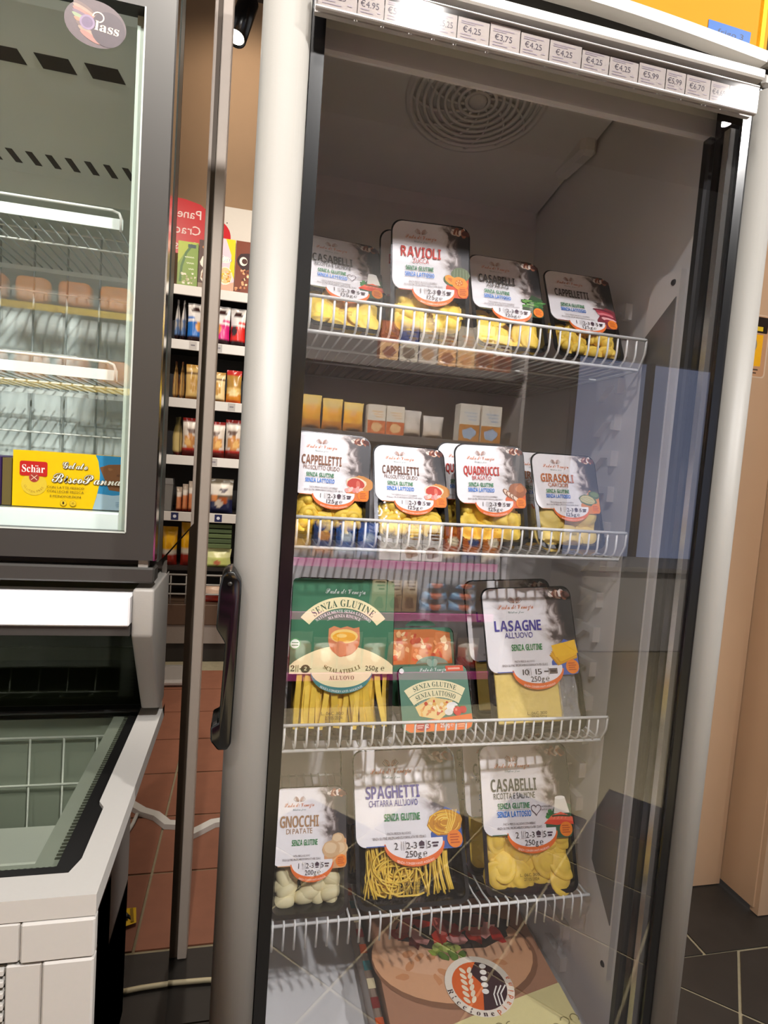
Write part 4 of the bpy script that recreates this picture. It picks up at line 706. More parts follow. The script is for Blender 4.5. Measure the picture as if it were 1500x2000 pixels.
# ================================================================== FRESH PASTA PACKS
# every pack: upright in its own axes (x across, z up its face, y into the tray), then leaned back on the shelf
def pose(x, y, z, tilt, yaw, roll):
    t, w, q = R_(tilt), R_(yaw), R_(roll)
    r = Vector((math.cos(w), math.sin(w), 0)); b = Vector((-math.sin(w), math.cos(w), 0))
    u = Vector((0, 0, 1)) * math.cos(t) + b * math.sin(t)
    r2 = r * math.cos(q) + u * math.sin(q); u2 = -r * math.sin(q) + u * math.cos(q)
    mt = Matrix((r2, u2.cross(r2), u2)).transposed().to_4x4()
    n = -(r2.cross(u2)); mt = Matrix((r2, -r2.cross(u2), u2)).transposed().to_4x4()
    mt.translation = (x, y, z); return mt
def tray(w, h, root, depth=.032, r=.016):
    o_ = rrect(w, h, r); L = []
    def ring(k, x, y, zoff=0, hh=None): return [(px * x, y, pz) for px, pz in k]
    i_ = rrect(w - .012, h - .012, r - .004, 6, 0, .006)
    b_ = rrect(w - .034, h - .046, r - .004, 6, 0, .026)
    b2 = rrect(w - .044, h - .056, r - .006, 6, 0, .031)
    lp = [[(x, .0014, z) for x, z in o_], [(x, 0, z) for x, z in o_], [(x, 0, z) for x, z in i_], [(x, .002, z) for x, z in i_],
          [(x, depth - .004, z) for x, z in b_], [(x, depth, z) for x, z in b2]]
    return MB().loops(lp, False, True).build('tray', TRAYM, root, True)
def lid(w, h, root, bulge=.0, material=None, z1=None):
    """clear film over the tray, a little bulged"""
    n = 10; mb = MB(); vs = []
    W, T = w - .010, (h - .010)
    for j in range(n + 1):
        for i in range(n + 1):
            u, v = -1 + 2 * i / n, -1 + 2 * j / n
            k = 1 - .06 * (u * u * v * v)
            vs.append((u * W / 2 * k, -.0003 - bulge * (1 - u * u) * (1 - v * v), h / 2 + v * T / 2 * k))
    mb.add(vs, [[j * (n + 1) + i, j * (n + 1) + i + 1, (j + 1) * (n + 1) + i + 1, (j + 1) * (n + 1) + i] for j in range(n) for i in range(n)], None, True)
    return mb.build('lid_film', material or FILM, root, True)
def sleeve(w, h, root, frac=.60, tong=.125, r=.016):
    """printed paper sleeve: rounded sheet with a tongue hanging at the bottom"""
    zb = h * (1 - frac); W = w - .004
    pts = []
    for q in rrect(W, h - zb - .002, r, 6, 0, zb): pts.append(q)
    mb = MB(); y = -.0012
    mb.loops([[(x, 0.0, z) for x, z in pts], [(x, y, z) for x, z in pts]], False, True)
    mb.uv = lambda p: ((p[0] + W / 2) / W, (p[2] - zb) / (h - zb))
    return mb.build('paper_sleeve', SLEEVE, root, True), zb
# --- food pictures printed on the sleeves; s = size unit, origin at the picture's centre
def art_ham(P, x, z, s):
    P.blob(x + .25 * s, z + .1 * s, .95 * s, .62 * s, '#c98a45', .06, 18).blob(x - .1 * s, z + .1 * s, .78 * s, .50 * s, '#f0d9b8', .06, 16).blob(x - .14 * s, z + .08 * s, .68 * s, .42 * s, '#c2412f', .08, 16).blob(x + .05 * s, z + .05 * s, .16 * s, .3 * s, '#d8705a', .1)
    for k in range(5): P.blob(x - .75 * s + .26 * k * s, z - .42 * s + .05 * (k % 2) * s, .24 * s, .17 * s, ('#eea69a', '#f3c6b8', '#e48b80')[k % 3], .3, 10, .4 * k, k)
def art_salmon(P, x, z, s):
    P.lay([(x - .1 * s, z + .95 * s), (x + .55 * s, z + .95 * s), (x + .78 * s, z + .05 * s), (x - .25 * s, z + .05 * s)], '#e9e4d6').ell(x + .22 * s, z + .95 * s, .33 * s, .10 * s, '#f6f3ea')
    for k in range(5): P.blob(x - .55 * s + .1 * s * math.cos(k * 1.3), z + .0 * s + .16 * s * math.sin(k * 1.7), .16 * s, .12 * s, ('#2f6b33', '#3f8440')[k % 2], .3, 9, k, k)
    P.lay([(x - .95 * s, z - .5 * s), (x - .4 * s, z - .05 * s), (x + .2 * s, z + .12 * s), (x + .95 * s, z - .2 * s), (x + .98 * s, z - .62 * s), (x + .5 * s, z - .55 * s), (x - .1 * s, z - .62 * s)], '#ee6a49')
    P.lay([(x - .95 * s, z - .5 * s), (x - .62 * s, z - .3 * s), (x + .2 * s, z - .33 * s), (x + .98 * s, z - .45 * s), (x + .98 * s, z - .62 * s), (x + .5 * s, z - .55 * s), (x - .1 * s, z - .62 * s)], '#e24a2b')
    for k in range(4): P.line([(x - .3 * s + .25 * k * s, z - .28 * s), (x - .15 * s + .25 * k * s, z - .02 * s)], .03 * s, '#f49a7c')
    P.line([(x - .4 * s, z - .1 * s), (x + .1 * s, z - .08 * s), (x + .8 * s, z - .14 * s)], .09 * s, '#3b4a2c')
def art_pumpkin(P, x, z, s):
    P.blob(x + .25 * s, z + .45 * s, .75 * s, .50 * s, '#6b7a55', .07, 16)
    for k in range(5): P.line([(x - .2 * s + .22 * k * s, z + .82 * s), (x - .25 * s + .25 * k * s, z + .15 * s)], .05 * s, '#8f9b76')
    P.blob(x - .55 * s, z - .05 * s, .52 * s, .34 * s, '#4d6a3a', .06, 14, -.5).blob(x - .5 * s, z + .0 * s, .48 * s, .29 * s, '#f0a033', .06, 14, -.5).blob(x - .45 * s, z, .26 * s, .13 * s, '#d97a1d', .15, 12, -.5)
    P.blob(x + .2 * s, z - .2 * s, .62 * s, .48 * s, '#ee9a2b', .05, 16, -.3).blob(x + .15 * s, z - .15 * s, .3 * s, .25 * s, '#d8761c', .12, 14)
    for k in range(6): P.ell(x + .15 * s + .17 * s * math.cos(k), z - .15 * s + .13 * s * math.sin(k), .07 * s, .035 * s, '#f4c976', rot=k)
def art_greens(P, x, z, s):
    P.rect(x - .1 * s, x + .9 * s, z - .7 * s, z + .3 * s, '#2c4a26')
    q = random.Random(3)
    for k in range(22):
        a = q.uniform(-.5, .25); x0, z0 = x + q.uniform(-.9, .3) * s, z + q.uniform(-.35, .3) * s; L = q.uniform(.4, .9) * s
        P.line([(x0, z0), (x0 + L * .5, z0 + L * a * .3), (x0 + L, z0 + L * a)], .09 * s, ('#3f7a34', '#5d9a45', '#2f5d2b', '#7fae57')[k % 4])
def art_radicchio(P, x, z, s):
    for k in range(6): P.blob(x + (.1 * k - .2) * s, z + (.45 - .2 * k) * s, (.8 - .04 * k) * s, .17 * s, ('#7a1f33', '#b23a48', '#e07a80', '#8e2438', '#f0b3b0', '#a12d3f')[k], .14, 16, -.15, k)
def art_roast(P, x, z, s):
    P.blob(x + .25 * s, z + .2 * s, .75 * s, .62 * s, '#9a5a33', .08, 16).blob(x + .4 * s, z + .35 * s, .4 * s, .3 * s, '#b97344', .15, 12)
    for k in range(4): P.blob(x + (-.7 + .26 * k) * s, z + (-.02 - .17 * k) * s, .42 * s, .2 * s, '#8a5636', .08, 14, -.8, k).blob(x + (-.68 + .26 * k) * s, z + (-.03 - .17 * k) * s, .34 * s, .14 * s, '#e6cdb4', .1, 14, -.8, k)
def art_artichoke(P, x, z, s):
    P.blob(x + .45 * s, z + .38 * s, .55 * s, .34 * s, '#4c6239', .07, 14, -.2).blob(x + .5 * s, z + .42 * s, .38 * s, .2 * s, '#6f8650', .1, 12, -.2)
    P.blob(x - .15 * s, z - .1 * s, .8 * s, .48 * s, '#5f7444', .06, 16, -.2).blob(x - .2 * s, z - .05 * s, .66 * s, .36 * s, '#c9bf86', .07, 16, -.2)
    for k in range(5): P.line([(x - .8 * s, z + .05 * s), (x - .2 * s, z + (.1 - .08 * k) * s), (x + .3 * s, z - (.1 + .05 * k) * s)], .04 * s, ('#98a066', '#e3dcae')[k % 2])
def art_sheets(P, x, z, s):
    for k in range(4):
        d = .07 * k * s
        P.lay([(x - .95 * s + d, z - .1 * s + d * 1.4), (x + .75 * s, z + .1 * s + d * 1.4), (x + .85 * s, z - .35 * s + d), (x - .45 * s + d, z - .75 * s + d)], ('#c98f12', '#e0a81c', '#d39a16', '#eeb926')[k])
    P.lay([(x - .75 * s, z + .45 * s), (x + .8 * s, z + .75 * s), (x + .92 * s, z - .05 * s), (x - .55 * s, z - .25 * s)], '#f1be2c')
def art_nest(P, x, z, s):
    P.blob(x, z, .98 * s, .62 * s, '#c98a1a', .05, 18, .1)
    q = random.Random(5)
    for k in range(26):
        r = q.uniform(.25, .95); a0 = q.uniform(0, 5)
        P.line([(x + r * s * math.cos(a0 + t * .22), z + r * .62 * s * math.sin(a0 + t * .22)) for t in range(8)], .055 * s, ('#f3c23b', '#e0a21f', '#f7d263', '#b97a16')[k % 4])
    for k in range(7): P.line([(x + (.1 + .1 * k) * s, z + .6 * s), (x + (.2 + .06 * k) * s, z + .1 * s), (x + (.0 + .04 * k) * s, z - .45 * s)], .05 * s, ('#f6cf5a', '#e2a724')[k % 2])
def art_potato(P, x, z, s):
    for k, (dx, dz, r) in enumerate(((.25, .55, .5), (.4, -.1, .6), (-.3, -.1, .68))):
        P.blob(x + dx * s, z + dz * s, r * s, r * .85 * s, '#d9b483', .05, 16, 0, k).blob(x + (dx - .06) * s, z + (dz + .08) * s, r * .72 * s, r * .55 * s, '#e8cba0', .08, 14, 0, k + 5)
ARTS = dict(ham=art_ham, salmon=art_salmon, pumpkin=art_pumpkin, greens=art_greens, radicchio=art_radicchio, roast=art_roast, artichoke=art_artichoke, sheets=art_sheets, nest=art_nest, potato=art_potato)
def brand(P, x, z, w):
    """butterfly device over the script brand line"""
    for sg in (-1, 1):
        for k in range(3):
            P.line([(x + sg * w * (.012 + .02 * k), z + w * .17), (x + sg * w * (.05 + .04 * k), z + w * (.26 + .02 * k)), (x + sg * w * (.13 + .03 * k), z + w * (.31 - .045 * k)), (x + sg * w * (.10 + .01 * k), z + w * (.22 - .03 * k)), (x + sg * w * .02, z + w * .15)], w * .011, '#b9764f' if k < 2 else '#8d8a86')
    P.text('Pasta di Venezia', x, z, w * .115, '#d8752c', 'script', width=w * .96)
    P.text('Gluten free', x, z - w * .105, w * .05, '#6f8f86', 'script', width=w * .42)
def sleeve_print(root, sl_, w, h, zb, title, sub, tcol, art, corner, weight, nums='1', lact=True, heart=False, tsize=1.0, gf_only_z=None, extra=None):
    P = Print(0, 0, -.0014); W = w - .004; Hh = h - zb; X = lambda u: (u - .5) * W; Zz = lambda v: zb + v * Hh
    # onions and cloth at the top right
    for k in range(7): P.blob(X(.80 + .025 * k), Zz(.90 + .012 * math.sin(k * 2)), W * .05, W * .035, ('#e9ddcf', '#8b4a33', '#d9b59a', '#6b3526', '#efe5da', '#a8694c', '#5a2c20')[k], .3, 9, k, k)
    P.line([(X(.74), Zz(.99)), (X(.76), Zz(.93)), (X(.79), Zz(.90))], W * .008, '#8f897f')
    # lower right coloured corner
    P.lay([(X(.70), Zz(-.055)), (X(.93), Zz(-.055)), (X(.98), Zz(-.045)), (X(1.0), Zz(.0)), (X(1.0), Zz(.30)), (X(.86), Zz(.36)), (X(.70), Zz(.10))], corner)
    # tongue: orange rim, white oval
    tc = X(.54)
    P.ell(tc, Zz(.02), W * .285, Hh * .225, '#e8702a', 30, 0, 180, 360)
    P.ell(tc, Zz(.03), W * .270, Hh * .165, '#f1eeec', 30, 0, 180, 360)
    P.rect(tc - W * .27, tc + W * .27, Zz(.02), Zz(.06), '#f1eeec')
    P.text('SENZA CONSERVANTI AGGIUNTI', 0, 0, Hh * .022, '#fbe4d2', 'sans', width=W * .36, arc=(tc, Zz(.02) + W * .40, W * .40 + Hh * .207), up=False)
    P.line([(X(.09), Zz(.004)), (X(.27), Zz(.004))], Hh * .010, corner)
    # picture
    ARTS[art](P, X(.845), Zz(.20), W * .175)
    P.ell(X(.925), Zz(.035), W * .073, W * .073, '#ee8320', 24)
    for k in range(4): P.rect(X(.925) - W * .045, X(.925) + W * (.03 + .012 * (k % 2)), Zz(.035) + W * (.030 - .022 * k), Zz(.035) + W * (.040 - .022 * k), '#b9541a')
    # words
    brand(P, X(.36), Zz(.735), W * .42)
    P.text(title, X(.365), Zz(.475), Hh * .145 * tsize, tcol, 'bold', width=W * .52)
    P.text(sub, X(.365), Zz(.393), Hh * .065, tcol, 'sans', width=W * min(.47, .034 * len(sub) + .04))
    if lact:
        P.text('SENZA GLUTINE', X(.35), Zz(.285), Hh * .062, '#3f8a5a', 'bold', width=W * .36)
        P.line([(X(.15), Zz(.272)), (X(.52), Zz(.272))], Hh * .003, '#9a9a96')
        P.text('SENZA LATTOSIO', X(.35), Zz(.195), Hh * .062, '#2f7fd6', 'bold', width=W * .38)
    else:
        P.text('SENZA GLUTINE', X(.44), Zz(.245), Hh * .072, '#3f8a4e', 'bold', width=W * .34)
    if heart:
        hp = [(X(.60) + W * .055 * math.sin(t) ** 3, Zz(.265) + W * .055 * (13 * math.cos(t) - 5 * math.cos(2 * t) - 2 * math.cos(3 * t) - math.cos(4 * t)) / 15) for t in [i * math.pi / 14 for i in range(29)]]
        P.line(hp, W * .007, '#5a4650')
        for k in range(2): P.text('FONTE DI OMEGA', X(.72), Zz(.285 - .035 * k), Hh * .018, '#5a4c4a', 'sans', width=W * .14)
    P.text("PASTA FRESCA ALL'UOVO CON RIPIENO" if lact else "PASTA FRESCA ALL'UOVO", X(.40), Zz(.108), Hh * .024, '#5d4a44', 'sans', width=W * (.36 if lact else .22))
    P.text('SENZA GLUTINE, SPECIFICAMENTE FORMULATA PER CELIACI', X(.40), Zz(.066), Hh * .024, '#5d4a44', 'sans', width=W * .5)
    # portions, minutes, weight
    z0 = Zz(-.035); u = Hh * .062
    if extra == 'oven':
        P.text('10', tc - W * .14, z0, u, '#4a3f3c', 'sans', width=W * .07).text('15', tc + W * .0, z0, u, '#4a3f3c', 'sans', width=W * .07)
        P.rect(tc + W * .06, tc + W * .11, z0 + u * .4, z0 + u * .6, '#4a3f3c').rect(tc + W * .12, tc + W * .21, z0, z0 + u, '#6b5f5a').rect(tc + W * .135, tc + W * .195, z0 + u * .25, z0 + u * .7, '#3c322f')
    else:
        P.text(nums, tc - W * .175, z0, u * 1.05, '#4a3f3c', 'sans').text('2-3', tc - W * .03, z0, u, '#4a3f3c', 'sans', width=W * .10)
        P.lay([(tc + W * .04, z0 + u * .35), (tc + W * .09, z0 + u * .35), (tc + W * .09, z0 + u * .9), (tc + W * .065, z0 + u * 1.2), (tc + W * .04, z0 + u * .9)], '#4a3340').rect(tc + W * .045, tc + W * .085, z0, z0 + u * .2, '#4a3340')
        P.text('5', tc + W * .135, z0, u, '#4a3f3c', 'sans').rect(tc + W * .165, tc + W * .225, z0 + u * .6, z0 + u * .85, '#4a3340').rect(tc + W * .17, tc + W * .215, z0 + u * .1, z0 + u * .4, '#4a3340')
    for dx in (-.125, -.105, -.085): P.line([(tc + W * dx, z0 - u * .2), (tc + W * dx, z0 + u * 1.2)], W * .004, '#8d837f')
    P.line([(tc + W * .11, z0 - u * .2), (tc + W * .11, z0 + u * 1.2)], W * .004, '#8d837f')
    P.text(weight, tc - W * .02, Zz(-.115), u * .95, '#4a3f3c', 'sans', width=W * .15).text('\u212e', tc + W * .09, Zz(-.115), u * .95, '#4a3f3c', 'sans')
    return P.build('sleeve_print', sl_, True)

# --- pasta shapes (shared meshes, each piece an object)
def mesh_oval():
    prof = [(0, .0), (.3, -.0002), (.5, -.0012), (.62, -.0042), (.70, -.0052), (.82, -.005), (.95, -.003), (1.0, 0), (.97, .002), (.5, .003), (0, .003)]
    prof = [(0, -.0062), (.35, -.0066), (.58, -.0050), (.68, -.0030), (.80, -.0034), (.93, -.0030), (1.0, -.0012), (.97, .0012), (.5, .002), (0, .002)]
    mb = MB().lathe([(r * .0165, h) for r, h in prof], 0, 0, 0, 20, 'y'); return mb.mesh('stuffed_oval', PASTA)
def mesh_moon():
    n = 12; pts = []; mb = MB(); L = []
    for (k, y) in ((1.0, 0.0), (.93, -.003), (.72, -.0035), (.6, -.008), (.3, -.0095)):
        ring = []
        for i in range(n + 1): a = math.pi * i / n; ring.append((.021 * k * math.cos(a), y, .021 * k * math.sin(a) + .004 * (1 - k)))
        for i in range(1, 6): ring.append((.021 * k * (-1 + 2 * i / 6), y, .004 * (1 - k)))
        L.append(ring)
    return mb.loops([[(x, .002, z) for x, y, z in L[0]]] + L, True, True, None, True).mesh('half_moon', PASTA)
def mesh_square():
    n = 12; S = .034; vs = []; fs = []
    for side in (-1, 1):
        for j in range(n + 1):
            for i in range(n + 1):
                u, v = -1 + 2 * i / n, -1 + 2 * j / n
                e = max(abs(u), abs(v)); zz = (1.06 if (i + j) % 2 else .94) if e > .99 else 1
                d = max(0, 1 - (u * u + v * v) / .55); y = side * .0008 - (.0085 * d ** .8 if side < 0 else 0) + .0012 * math.sin(5 * u + 3 * v)
                vs.append((u * S / 2 * zz, y, v * S / 2 * zz))
    N = (n + 1) ** 2
    for s_ in (0, 1):
        for j in range(n):
            for i in range(n):
                a = s_ * N + j * (n + 1) + i; f = [a, a + 1, a + n + 2, a + n + 1]; fs.append(f if s_ == 0 else f[::-1])
    return MB().add(vs, fs, None, True).mesh('zigzag_square', PASTA)
def mesh_hat():
    path = []; rr = []
    for i in range(15):
        a = R_(-35 + 250 * i / 14); path.append((.012 * math.cos(a), -.002 * math.sin(a), .010 * math.sin(a))); rr.append(.0030 + .0034 * math.sin(math.pi * i / 14))
    mb = MB().tube(path, rr, 8); k = len(mb.v)
    mb.lathe([(0, -.010), (.006, -.008), (.009, -.003), (.009, .003), (0, .005)], 0, 0, .004, 12, 'y')
    mb.add([(-.016, -.001, .012), (0, -.003, .026), (.016, -.001, .012), (0, .001, .008), (0, .004, .022)], [[0, 3, 1], [3, 2, 1], [0, 1, 4], [1, 2, 4]], None, True)
    return mb.mesh('little_hat', PASTA)
def mesh_round():
    n = 28; L = []
    for k, y in ((1.0, .0015), (1.0, -.0008), (.86, -.0030), (.70, -.0035), (.62, -.0075), (.35, -.0100), (.1, -.0104)):
        L.append([(.026 * k * (1 + (.03 * math.cos(14 * 2 * math.pi * i / n) if k > .9 else 0)) * math.cos(2 * math.pi * i / n), y, .026 * k * math.sin(2 * math.pi * i / n)) for i in range(n)])
    return MB().loops(L, True, True, None, True).mesh('sunflower_round', PASTA2)
def mesh_gnocco():
    n = 14; L = []
    for j in range(9):
        t = math.pi * (j + .3) / 8.6; r = math.sin(t) ** .8; z = -math.cos(t)
        L.append([(.0095 * r * math.cos(2 * math.pi * i / n) * (1 + .06 * math.cos(9 * t)), .0085 * r * math.sin(2 * math.pi * i / n), .0145 * z) for i in range(n)])
    return MB().loops(L, True, True, None, True).mesh('gnocco', GNOC)
MESH = dict(oval=mesh_oval(), moon=mesh_moon(), square=mesh_square(), hat=mesh_hat(), round=mesh_round(), gnocco=mesh_gnocco())
PNAME = dict(oval='stuffed_pasta', moon='stuffed_pasta', square='ravioli_square', hat='cappelletto', round='stuffed_round', gnocco='gnocco')
def heap(root, kind, n, w, z0, z1, seed, sc_=1.0, y0=.006, y1=.020):
    q = random.Random(seed); me = MESH[kind]; cols = max(2, round((w - .024) / (.026 * sc_))); k = 0
    rows = max(1, math.ceil(n / cols))
    for r in range(rows):
        for c in range(cols):
            if k >= n: return
            x = -(w - .040) / 2 + (w - .040) * (c + .5 * (r % 2) * .6) / max(cols - 1, 1); x = max(-(w / 2 - .024), min(w / 2 - .024, x + q.uniform(-.003, .003)))
            z = z0 + (z1 - z0) * r / max(rows - 1, 1) + q.uniform(-.003, .003)
            y = y0 + (y1 - y0) * ((r + c) % 3) / 2 * .8
            tiltx = q.uniform(-.35, .35); tz = q.uniform(-.25, .25); sp = q.uniform(-1.0, 1.0) if kind != 'gnocco' else q.uniform(-1.5, 1.5)
            mt = Matrix.Translation((x, max(y, .0112), z)) @ Matrix.Rotation(tz, 4, 'Z') @ Matrix.Rotation(tiltx, 4, 'X') @ Matrix.Rotation(sp, 4, 'Y')
            s3 = (1.0, .8, 1.28) if kind == 'oval' else (1, 1, 1)
            inst(PNAME[kind], me, root, mt @ Matrix.Diagonal((s3[0] * sc_, s3[1] * sc_, s3[2] * sc_, 1))); k += 1
def date_code(P, x, z, w):
    P.text('L. 06C 3100', x, z + w * .05, w * .035, '#4f431c', 'sans', width=w * .26).text('27/05/2024', x + w * .02, z, w * .035, '#4f431c', 'sans', width=w * .2)

GRP = {0: 'pasta packs on the topmost fridge shelf', 1: 'pasta packs on the second fridge shelf', 2: 'pasta packs on the third fridge shelf', 3: 'pasta packs on the lowest fridge shelf'}
DECK = [z - .0385 for z in SHZ]
def small_pack(ps, label, title, sub, tcol, art, corner, kind, n, weight='125g', nums='1', w=.120, h=.168, shelf=0, behind=0, lact=True, bulge=.0015, tsize=1.0, psc=1.0, code=True, heart=False, frac=.60, seed=1, blabel=None, z1=.058, fill=None, extra=None):
    x, y, z, ti, ya, ro = ps
    root = empty('pasta_pack', (x, y, z)); root.matrix_basis = pose(x, y, z, ti, ya, ro)
    tag(root, label, 'pasta pack', GRP[shelf])
    tray(w, h, root, .032 if bulge > 0 else .042)
    s_, zb = sleeve(w, h, root, frac)
    if fill: fill(root, w, h)
    else: heap(root, kind, n, w, .023, z1, seed, psc, *((.006, .020) if bulge > 0 else (.022, .027)))
    f = lid(w, h, root, bulge)
    sleeve_print(root, s_, w, h, zb, title, sub, tcol, art, corner, weight, nums, lact, heart, tsize, extra=extra)
    if code:
        P = Print(0, 0, -.0009 - max(bulge, 0)); date_code(P, -.004, .022, w * .8); P.build('date_code', f, True)
    for b in range(behind):
        bk = empty('pasta_pack', (0, 0, 0)); d = .048 * (b + 1) / math.cos(R_(ti))
        bk.matrix_basis = pose(x - (.013 if shelf else .007) * (b + 1), y + d, z + .002 * (b + 1), ti - .5, ya, ro)
        tag(bk, blabel[b], 'pasta pack', GRP[shelf])
        for ch in list(root.children): copy_tree(ch, bk)
    return root
sm = dict(shelf=0)
small_pack((.120, .838, DECK[0] + .004, 28.4, 5.1, -.3), 'small salmon pasta pack leaning far back beside the door frame on the topmost shelf', 'CASABELLI', 'RICOTTA E SALMONE', '#3f3a34', 'salmon', '#3d5a3c', 'oval', 11, shelf=0, heart=True, seed=2)
small_pack((.243, .842, DECK[0] + .006, 5.0, 0, 2.3), 'upright ravioli pack with a pumpkin picture on the topmost shelf', 'RAVIOLI', 'ZUCCA', '#c1392b', 'pumpkin', '#e0552b', 'square', 10, shelf=0, seed=3, behind=1, blabel=['clear topped pack edge standing behind the pumpkin ravioli pack'])
small_pack((.372, .838, DECK[0] + .004, 23.6, -.3, .2), 'pasta pack with a green asparagus picture next to the pumpkin ravioli pack', 'CASABELLI', 'ASPARAGI', '#4a4540', 'greens', '#2d4526', 'oval', 10, shelf=0, seed=4, code=False)
small_pack((.504, .838, DECK[0] + .004, 26.2, -.2, 0), 'cappelletti pack with a crimson and pink picture at the wall end of the topmost shelf', 'CAPPELLETTI', '', '#4a4540', 'radicchio', '#7d2c35', 'hat', 12, shelf=0, seed=5, code=False)
small_pack((.114, .836, DECK[1] + .006, 17.1, .9, -1.0), 'cappelletti pack with a ham picture beside the door frame, the taller looking of two alike', 'CAPPELLETTI', 'PROSCIUTTO CRUDO', '#8b5a3c', 'ham', '#d9772f', 'hat', 13, shelf=1, seed=6, w=.117, h=.161)
small_pack((.240, .836, DECK[1] + .006, 26.0, .4, -.3), 'cappelletti pack with a ham picture, second from the door frame and leaning further back', 'CAPPELLETTI', 'PROSCIUTTO CRUDO', '#6b4632', 'ham', '#d9772f', 'hat', 13, shelf=1, seed=7, w=.117, h=.161)
small_pack((.368, .836, DECK[1] + .008, 16.4, -1.7, 1.6), 'zigzag edged quadrucci pack with a roast meat picture on the second shelf', 'QUADRUCCI', 'BRASATO', '#c1392b', 'roast', '#d9602a', 'square', 11, shelf=1, seed=8, w=.117, h=.161, behind=1, blabel=['pack showing only its white corner behind the quadrucci pack'])
small_pack((.503, .836, DECK[1] + .008, 21.3, -.5, .9), 'girasoli pack with a green artichoke picture on the second shelf', 'GIRASOLI', 'CARCIOFI', '#c06a2e', 'artichoke', '#e08a3a', 'round', 6, shelf=1, seed=9, w=.117, h=.161, behind=1, blabel=['pack showing only its white edge behind the artichoke girasoli pack'], psc=1.05)
# --- lasagne sheets
def fill_sheets(root, w, h):
    for k in range(4):
        MB().box(-w / 2 + .012 + .002 * k, w / 2 - .040 + .003 * k, .004 + .004 * k, .0065 + .004 * k, .016 - .001 * k, h * .55, .0012).build('pasta_sheet', PASTA2, root, True)
    n = 12; vs = []; q = random.Random(4)
    for j in range(n + 1):
        for i in range(7):
            vs.append((w / 2 - .040 + .031 * i / 6, .001 + q.uniform(0, .006), .016 + (h * .42 - .016) * j / n))
    MB().add(vs, [[j * 7 + i, j * 7 + i + 1, (j + 1) * 7 + i + 1, (j + 1) * 7 + i] for j in range(n) for i in range(6)], None, False).build('crinkled_film', CRINK, root, True)
small_pack((.480, .840, DECK[2] + .006, 20.4, -5.0, 4.0), 'egg lasagne sheets pack with violet lettering on the third shelf', 'LASAGNE', "ALL'UOVO", '#4c4496', 'sheets', '#4a5fa8', None, 0, '250g', '10', .162, .237, 2, 1, False, .0012, .85, blabel=['clear rimmed pack of lasagne sheets standing behind the violet lettered one'], fill=fill_sheets, extra='oven', frac=.595)
# --- spaghetti
def fill_spaghetti(root, w, h):
    q = random.Random(12); mb = MB()
    for k in range(120):
        x = q.uniform(-w / 2 + .018, w / 2 - .040); top = q.uniform(.085, .115); y = q.uniform(.005, .022)
        if k < 88:
            b = q.uniform(-.020, .020) ; p = [(x + b * (1 - t) ** 2 * (1 if x < .02 else .5) + .003 * math.sin(4 * t + k), y + .003 * math.sin(5 * t + k), .011 + y * .35 + q.uniform(0, .003) + (top - .014) * t) for t in [i / 7 for i in range(8)]]
        elif k < 112:
            cx, cz = q.uniform(-w / 2 + .045, -.002), q.uniform(.034, .058); r = q.uniform(.018, .034); a0 = q.uniform(0, 6)
            p = [(max(-w / 2 + .014, cx + r * 1.1 * math.cos(a0 + .3 * t)), y * .6, max(.016, cz + r * .7 * math.sin(a0 + .3 * t))) for t in range(10)]
        else:
            xx = w / 2 - q.uniform(.024, .048); p = [(xx - .006 * math.sin(3 * t), .008, .020 + .075 * t) for t in [i / 7 for i in range(8)]]
        mb.tube(p, .00155, 5)
    tag(mb.build('spaghetti_strands', PASTA, root, True), kind='stuff')
small_pack((.283, .822, SHZ[3] + .006, 36.0, -5.0, 2.5), 'egg spaghetti pack with blue lettering on the lowest shelf', 'SPAGHETTI', "CHITARRA ALL'UOVO", '#4c4496', 'nest', '#3f5c9e', None, 0, '250g', '2', .180, .232, 3, 1, False, .0012, .9, blabel=['black tray standing behind the spaghetti pack, mostly hidden'], fill=fill_spaghetti, frac=.635)
small_pack((.486, .827, SHZ[3] + .003, 20.0, -6.5, 3.0), 'large salmon casabelli pack with a heart mark on the lowest shelf', 'CASABELLI', 'RICOTTA E SALMONE', '#3d443c', 'salmon', '#3b5c3e', 'oval', 16, '250g', '2', .158, .232, 3, 2, True, .0012, .95, 1.4, True, True, .61, 21,
           ['first white and violet pack edge behind the large salmon casabelli pack', 'rearmost black tray behind the large casabelli pack'], .088)
small_pack((.118, .823, SHZ[3] + .006, 32.0, .2, -.8), 'gnocchi pack with a potato picture beside the door frame on the lowest shelf', 'GNOCCHI', 'DI PATATE', '#b08a62', 'potato', '#d9a06a', 'gnocco', 22, '200g', '1', .121, .178, 3, 0, False, -.009, 1.0, 1.22, False, False, .62, 15, None, .060)

